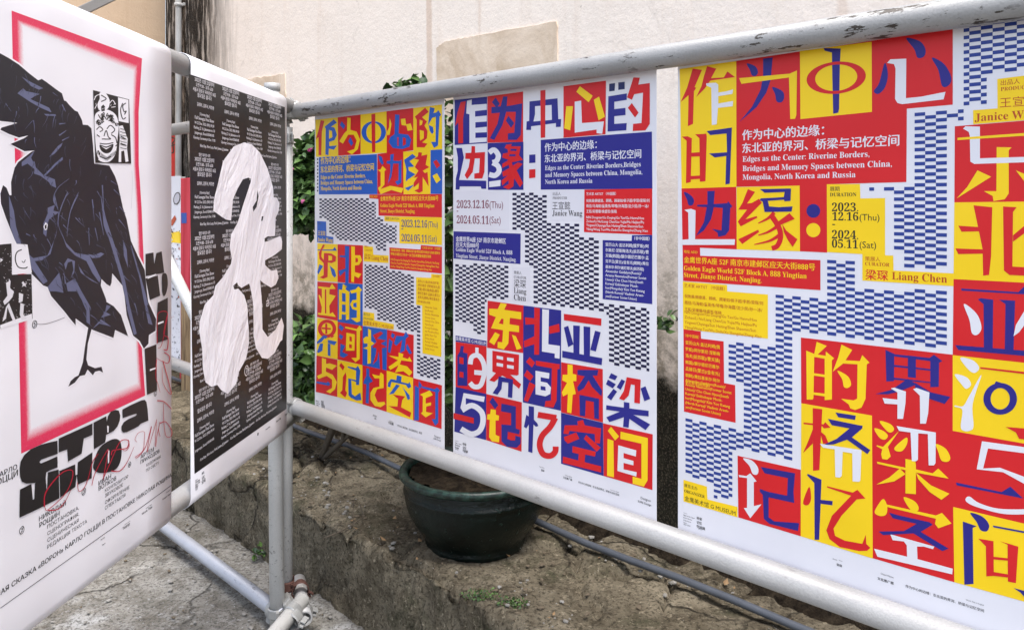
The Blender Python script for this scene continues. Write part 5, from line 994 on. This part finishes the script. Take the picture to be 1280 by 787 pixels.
cl2 = [(at_depth(408, 225, Y1), (.19, .15, .22)), (at_depth(386, 258, Y1), (.10, .1, .12)), (at_depth(420, 180, Y1), (.14, .12, .10)), (at_depth(378, 222, Y1 - .04), (.055, .06, .17)), (at_depth(382, 250, Y1 - .05), (.06, .06, .13))]
cl3 = [(at_depth(398, 440, Y1 - .05), (.20, .12, .17)), (at_depth(372, 465, Y1 - .05), (.11, .1, .12)), (at_depth(430, 480, Y1 - .1), (.2, .1, .14))]
for c, r in cl2 + cl3[:2]:
    bm = bmesh.new(); mid = (sb_ + c) / 2 + Vector((.16, -.02, 0)); polytube(bm, [sb_, (sb_ + mid) / 2 + Vector((.05, 0, 0)), mid, c + Vector((.03, 0, 0))], [.013, .011, .008, .003], 8); obj("stem", bm, M_stem, sh_)
add_foliage("foliage", sh_, cl2, 2600, .052, 21); add_foliage("foliage", sh_, cl3, 2000, .060, 22)
blossoms(sh_, [at_depth(364, 212, Y1 - .16), at_depth(380, 252, Y1 - .17), at_depth(388, 186, Y1 - .15)], 2)
wp = tag(empty("wall_fern", on_line(836, 2.12) + Vector((0, 0, 1.02))), "small green plant growing from the stained wall between two posters", "plant")
add_foliage("foliage", wp, [(on_line(836, 2.10) + Vector((0, 0, 1.05)), (.05, .03, .03))], 26, .04, 31)
we = tag(empty("weed", at_z(322, 690, .02)), "tiny green weed at the foot of the ledge beside the post", "weed")
add_foliage("foliage", we, [(at_z(322, 690, .03), (.022, .02, .028))], 22, .03, 41)
we2 = tag(empty("moss_tuft", at_z(600, 745, LZ)), "low tuft of green moss growing on the ledge edge in front of the pot", "moss", None, "stuff")
add_foliage("moss", we2, [(at_z(600, 742, LZ + .004), (.06, .03, .012)), (at_z(640, 752, LZ), (.05, .03, .01))], 420, .008, 42)
# pipe on the wall corner
t = NT("white_pipe_paint"); M_pipe = t.out(t.mix(t.ramp(t.noise(t.coord((1, 1, .4)), 12, 6), [(.4, 0), (.7, 1)]), (.42, .41, .39), (.66, .65, .63)), .5)
dp = on_line(223, WALLN - .045 * KN); dpt = tag(empty("drain_pipe", dp), "thin pale drain pipe running down the soot-stained wall corner", "pipe")
bm = bmesh.new(); tube(bm, dp + Vector((0, 0, .3)), dp + Vector((0, 0, 5.2)), .021, 16); obj("pipe", bm, M_pipe, dpt)
for z in (1.6, 2.78, 3.9):
    bm = bmesh.new(); tube(bm, dp + Vector((0, 0, z - .012)), dp + Vector((0, 0, z + .012)), .027, 16); box(bm, dp + WN * .02 + Vector((0, 0, z)), .11, .014, .02, WD, WN, (0, 0, 1), .002); obj("bracket", bm, M_pipe, dpt)
# red boards, posts and the collage poster on the far side of the fence
t = NT("faded_red_paper"); M_red = t.out(t.mix(t.ramp(t.noise(t.coord(), 6, 6), [(.35, 0), (.7, 1)]), srgb(170, 22, 26), srgb(205, 44, 44)), .6)
t = NT("pink_red_board"); M_pink = t.out(t.mix(t.ramp(t.noise(t.coord((8, 1, .6)), 4, 6), [(.35, 0), (.7, 1)]), srgb(196, 40, 66), srgb(222, 74, 98)), .55)
t = NT("old_timber"); M_wood = t.out(t.mix(t.ramp(t.noise(t.coord((9, 9, .7)), 5, 7, .7), [(.4, 0), (.66, 1)]), (.42, .30, .17), (.10, .06, .035)), .8, t.bump(t.noise(t.coord((9, 9, .7)), 9, 6), .4, .005))
t = NT("blue_sticker"); M_blue = t.out(srgb(44, 110, 190), .5)
def board(name, x0, x1, ytop, ybot, nd, mat, th, label, cat):
    """upright board facing the street; its photo columns and rows are taken on the plane n = nd"""
    pl = Plane(on_line(x0, nd), WD, -WN); u0, v0 = pl.uv(x0, ytop); u1, v1 = pl.uv(x1, ybot); bm = bmesh.new()
    c = pl.xyz((u0 + u1) / 2, (v0 + v1) / 2, -th / 2); box(bm, c, abs(u1 - u0), th, abs(v0 - v1), WD, WN, (0, 0, 1), min(.004, th / 4))
    return tag(obj(name, bm, mat), label, cat), pl
rb, pl_r = board("red_banner", 196, 222.5, 167, 262, 2.13, M_red, .012, "red paper banner with black brush characters on the wall behind the fence", "banner")
a = Art(pl_r, .002)
for q in ("214 172 219 174 215 180", "213 183 220 180", "216 178 217 190 213 191"): a.stroke('K', ID, q, 1.6, 4)
a.done("brush_character", rb)
bp, pl_b = board("painted_board", 224.5, 262, 223, 500, 2.02, M_pink, .03, "tall pink-red painted board leaning behind the black poster", "board")
a = Art(pl_b, .003); a.poly('C', ID, "226.5 266 233.5 266 233.5 279 227 279"); a.done("blue_sticker", bp)
board("timber_post", 226, 262, 377, 560, 1.94, M_wood, .05, "weathered timber board standing upright below the pink-red board", "timber board")
# collage poster further along the main rails
pc = flat_sheet("exhibition_poster", "cluttered collage poster seen in the gap beside the raven poster", 150, 225.6, -.20, .012)
a = Art(PM, .0007); rg = random.Random(8)
a.poly('Y', ID, "204 288 226 291 226 304 206 302")
for _ in range(420):
    x, y = rg.uniform(196, 225), rg.uniform(298, 455) if rg.random() < .85 else rg.uniform(286, 300)
    k = rg.choice("KKGGLDEHO" if y < 400 else "KKGKLK"); r = rg.uniform(.4, 1.7); q = []
    for i in range(5): q += [x + rg.uniform(-r, r), y + rg.uniform(-r * 1.6, r * 1.6)]
    try: a.poly(k, ID, q)
    except Exception: pass
    a.h = .0008 + rg.random() * .0008
a.h = .0018; a.ell('G', ID, "221.5 248 4.2 8 0 0 12"); a.ell('L', ID, "221.5 248 3.2 6.6 0 0 12"); a.poly('G', ID, "204 234 209 238 210 276 205 280"); a.poly('O', ID, "205 276 214 276 219 269 221 274 216 282 206 281"); a.poly('Y', ID, "219 290 225 289 225.4 304 218 303"); a.poly('C', ID, "204 306 212 312 209 330 204 326")
a.done("collage_print", pc)
# awning beam at the top left
t = NT("grey_painted_steel"); M_beam = t.out(t.mix(t.noise(t.coord(), 9, 5), (.16, .15, .14), (.26, .25, .24)), .6)
ba, bb = at_depth(92, 19, 4.7), at_depth(160, -14, 4.9); bdir = (bb - ba).normalized(); bm = bmesh.new()
box(bm, (ba + bb) / 2 + bdir * .3, 2.2, .09, .055, bdir, bdir.cross(Vector((0, 0, 1))).normalized(), bdir.cross(Vector((0, 0, 1))).normalized().cross(bdir) * -1, .004)
tag(obj("awning_beam", bm, M_beam), "grey steel awning beam crossing the top left corner", "beam")
# ---------------------------------------------------------------- grit, chips and dead leaves
def scatter(name, mats, n, fn, lo, hi, label, cat, seed, flat=.55):
    rg = random.Random(seed); bm = bmesh.new()
    for _ in range(n):
        p = fn(rg); s = lo + (hi - lo) * rg.random() ** 3; k0 = len(bm.verts)
        g = bmesh.ops.create_icosphere(bm, subdivisions=1, radius=s); mi = rg.choices(range(len(mats)), [5, 3, 1][:len(mats)])[0]
        rot = Matrix.Rotation(rg.random() * 6.3, 3, 'Z'); sx, sy = rg.uniform(.7, 1.4), rg.uniform(.6, 1.1)
        for v in g['verts']:
            c = rot @ Vector((v.co.x * sx, v.co.y * sy, v.co.z * flat)) * rg.uniform(.8, 1.15); v.co = c + p
        for f in {f for v in g['verts'] for f in v.link_faces}: f.material_index = mi
    tag(obj(name, bm, mats), label, cat, None, "stuff")
def plain(name, c): t = NT(name); return t.out(t.mix(t.noise(t.coord(), 60, 4), tuple(x * .6 for x in c), c), .9, spec=.2)
M_g1, M_g2, M_g3 = plain("grit_brown", (.17, .135, .095)), plain("grit_grey", (.30, .28, .25)), plain("grit_pale", (.36, .34, .31))
def on_ledge(rg):
    d = rg.choice((rg.uniform(.04, .66), rg.gauss(.56, .05), rg.uniform(.02, .2))); p = o0 + WD * rg.uniform(-3.6, 2.2) + WN * max(.02, min(.66, d))
    p.z = LZ + .016 * nz(p + Vector((5, 1, 2)), 7) + .012 * nz(p, 1.7); return p
scatter("gravel", [M_g1, M_g2, M_g3], 2600, on_ledge, .0015, .011, "loose brown grit and crumbs scattered over the stone ledge", "gravel", 51)
def on_street(rg):
    while True:
        x, y = rg.uniform(-2.6, .6), rg.uniform(1.2, 4)
        if (x * .72 + y * .69) < 1.49: return Vector((x, y, .010 * nz((x, y, 0), 1.6)))
scatter("pebbles", [M_g2, M_g1, M_g3], 1700, on_street, .0015, .011, "small pale pebbles and chips lying on the street", "pebbles", 52)
t = NT("dead_leaf"); M_dead = t.out(t.mix(t.noise(t.coord(), 30, 4), (.20, .11, .05), (.34, .22, .11)), .8)
rg = random.Random(61); bm = bmesh.new()
for _ in range(150):
    p = on_ledge(rg) + Vector((0, 0, .004)); a_ = rg.random() * 6.3; l = rg.uniform(.006, .024); d = Vector((math.cos(a_), math.sin(a_), rg.uniform(-.1, .3))); s = Vector((-d.y, d.x, rg.uniform(-.2, .2))) * .4
    vs = [bm.verts.new(q) for q in (p, p + d * l * .5 + s * l, p + d * l + Vector((0, 0, .3 * l)), p + d * l * .5 - s * l)]; bm.faces.new((vs[0], vs[1], vs[2])); bm.faces.new((vs[0], vs[2], vs[3]))
tag(obj("leaf_litter", bm, M_dead), "scattered dead leaf scraps on the stone ledge", "leaf litter", None, "stuff")
rg = random.Random(62)
tw = tag(empty("dry_twig", at_z(450, 660, LZ)), "thin dry twig sprawled on the ledge between the post and the pot", "twig")
bm = bmesh.new(); polytube(bm, [at_z(405, 672, LZ + .012), at_z(425, 664, LZ + .02), at_z(442, 655, LZ + .03), at_z(455, 645, LZ + .03), at_z(450, 630, LZ + .02)], .0022, 6); polytube(bm, [at_z(442, 655, LZ + .03), at_z(441, 640, LZ + .04), at_z(442, 626, LZ + .05)], .0016, 6); obj("stalk", bm, M_stem, tw)
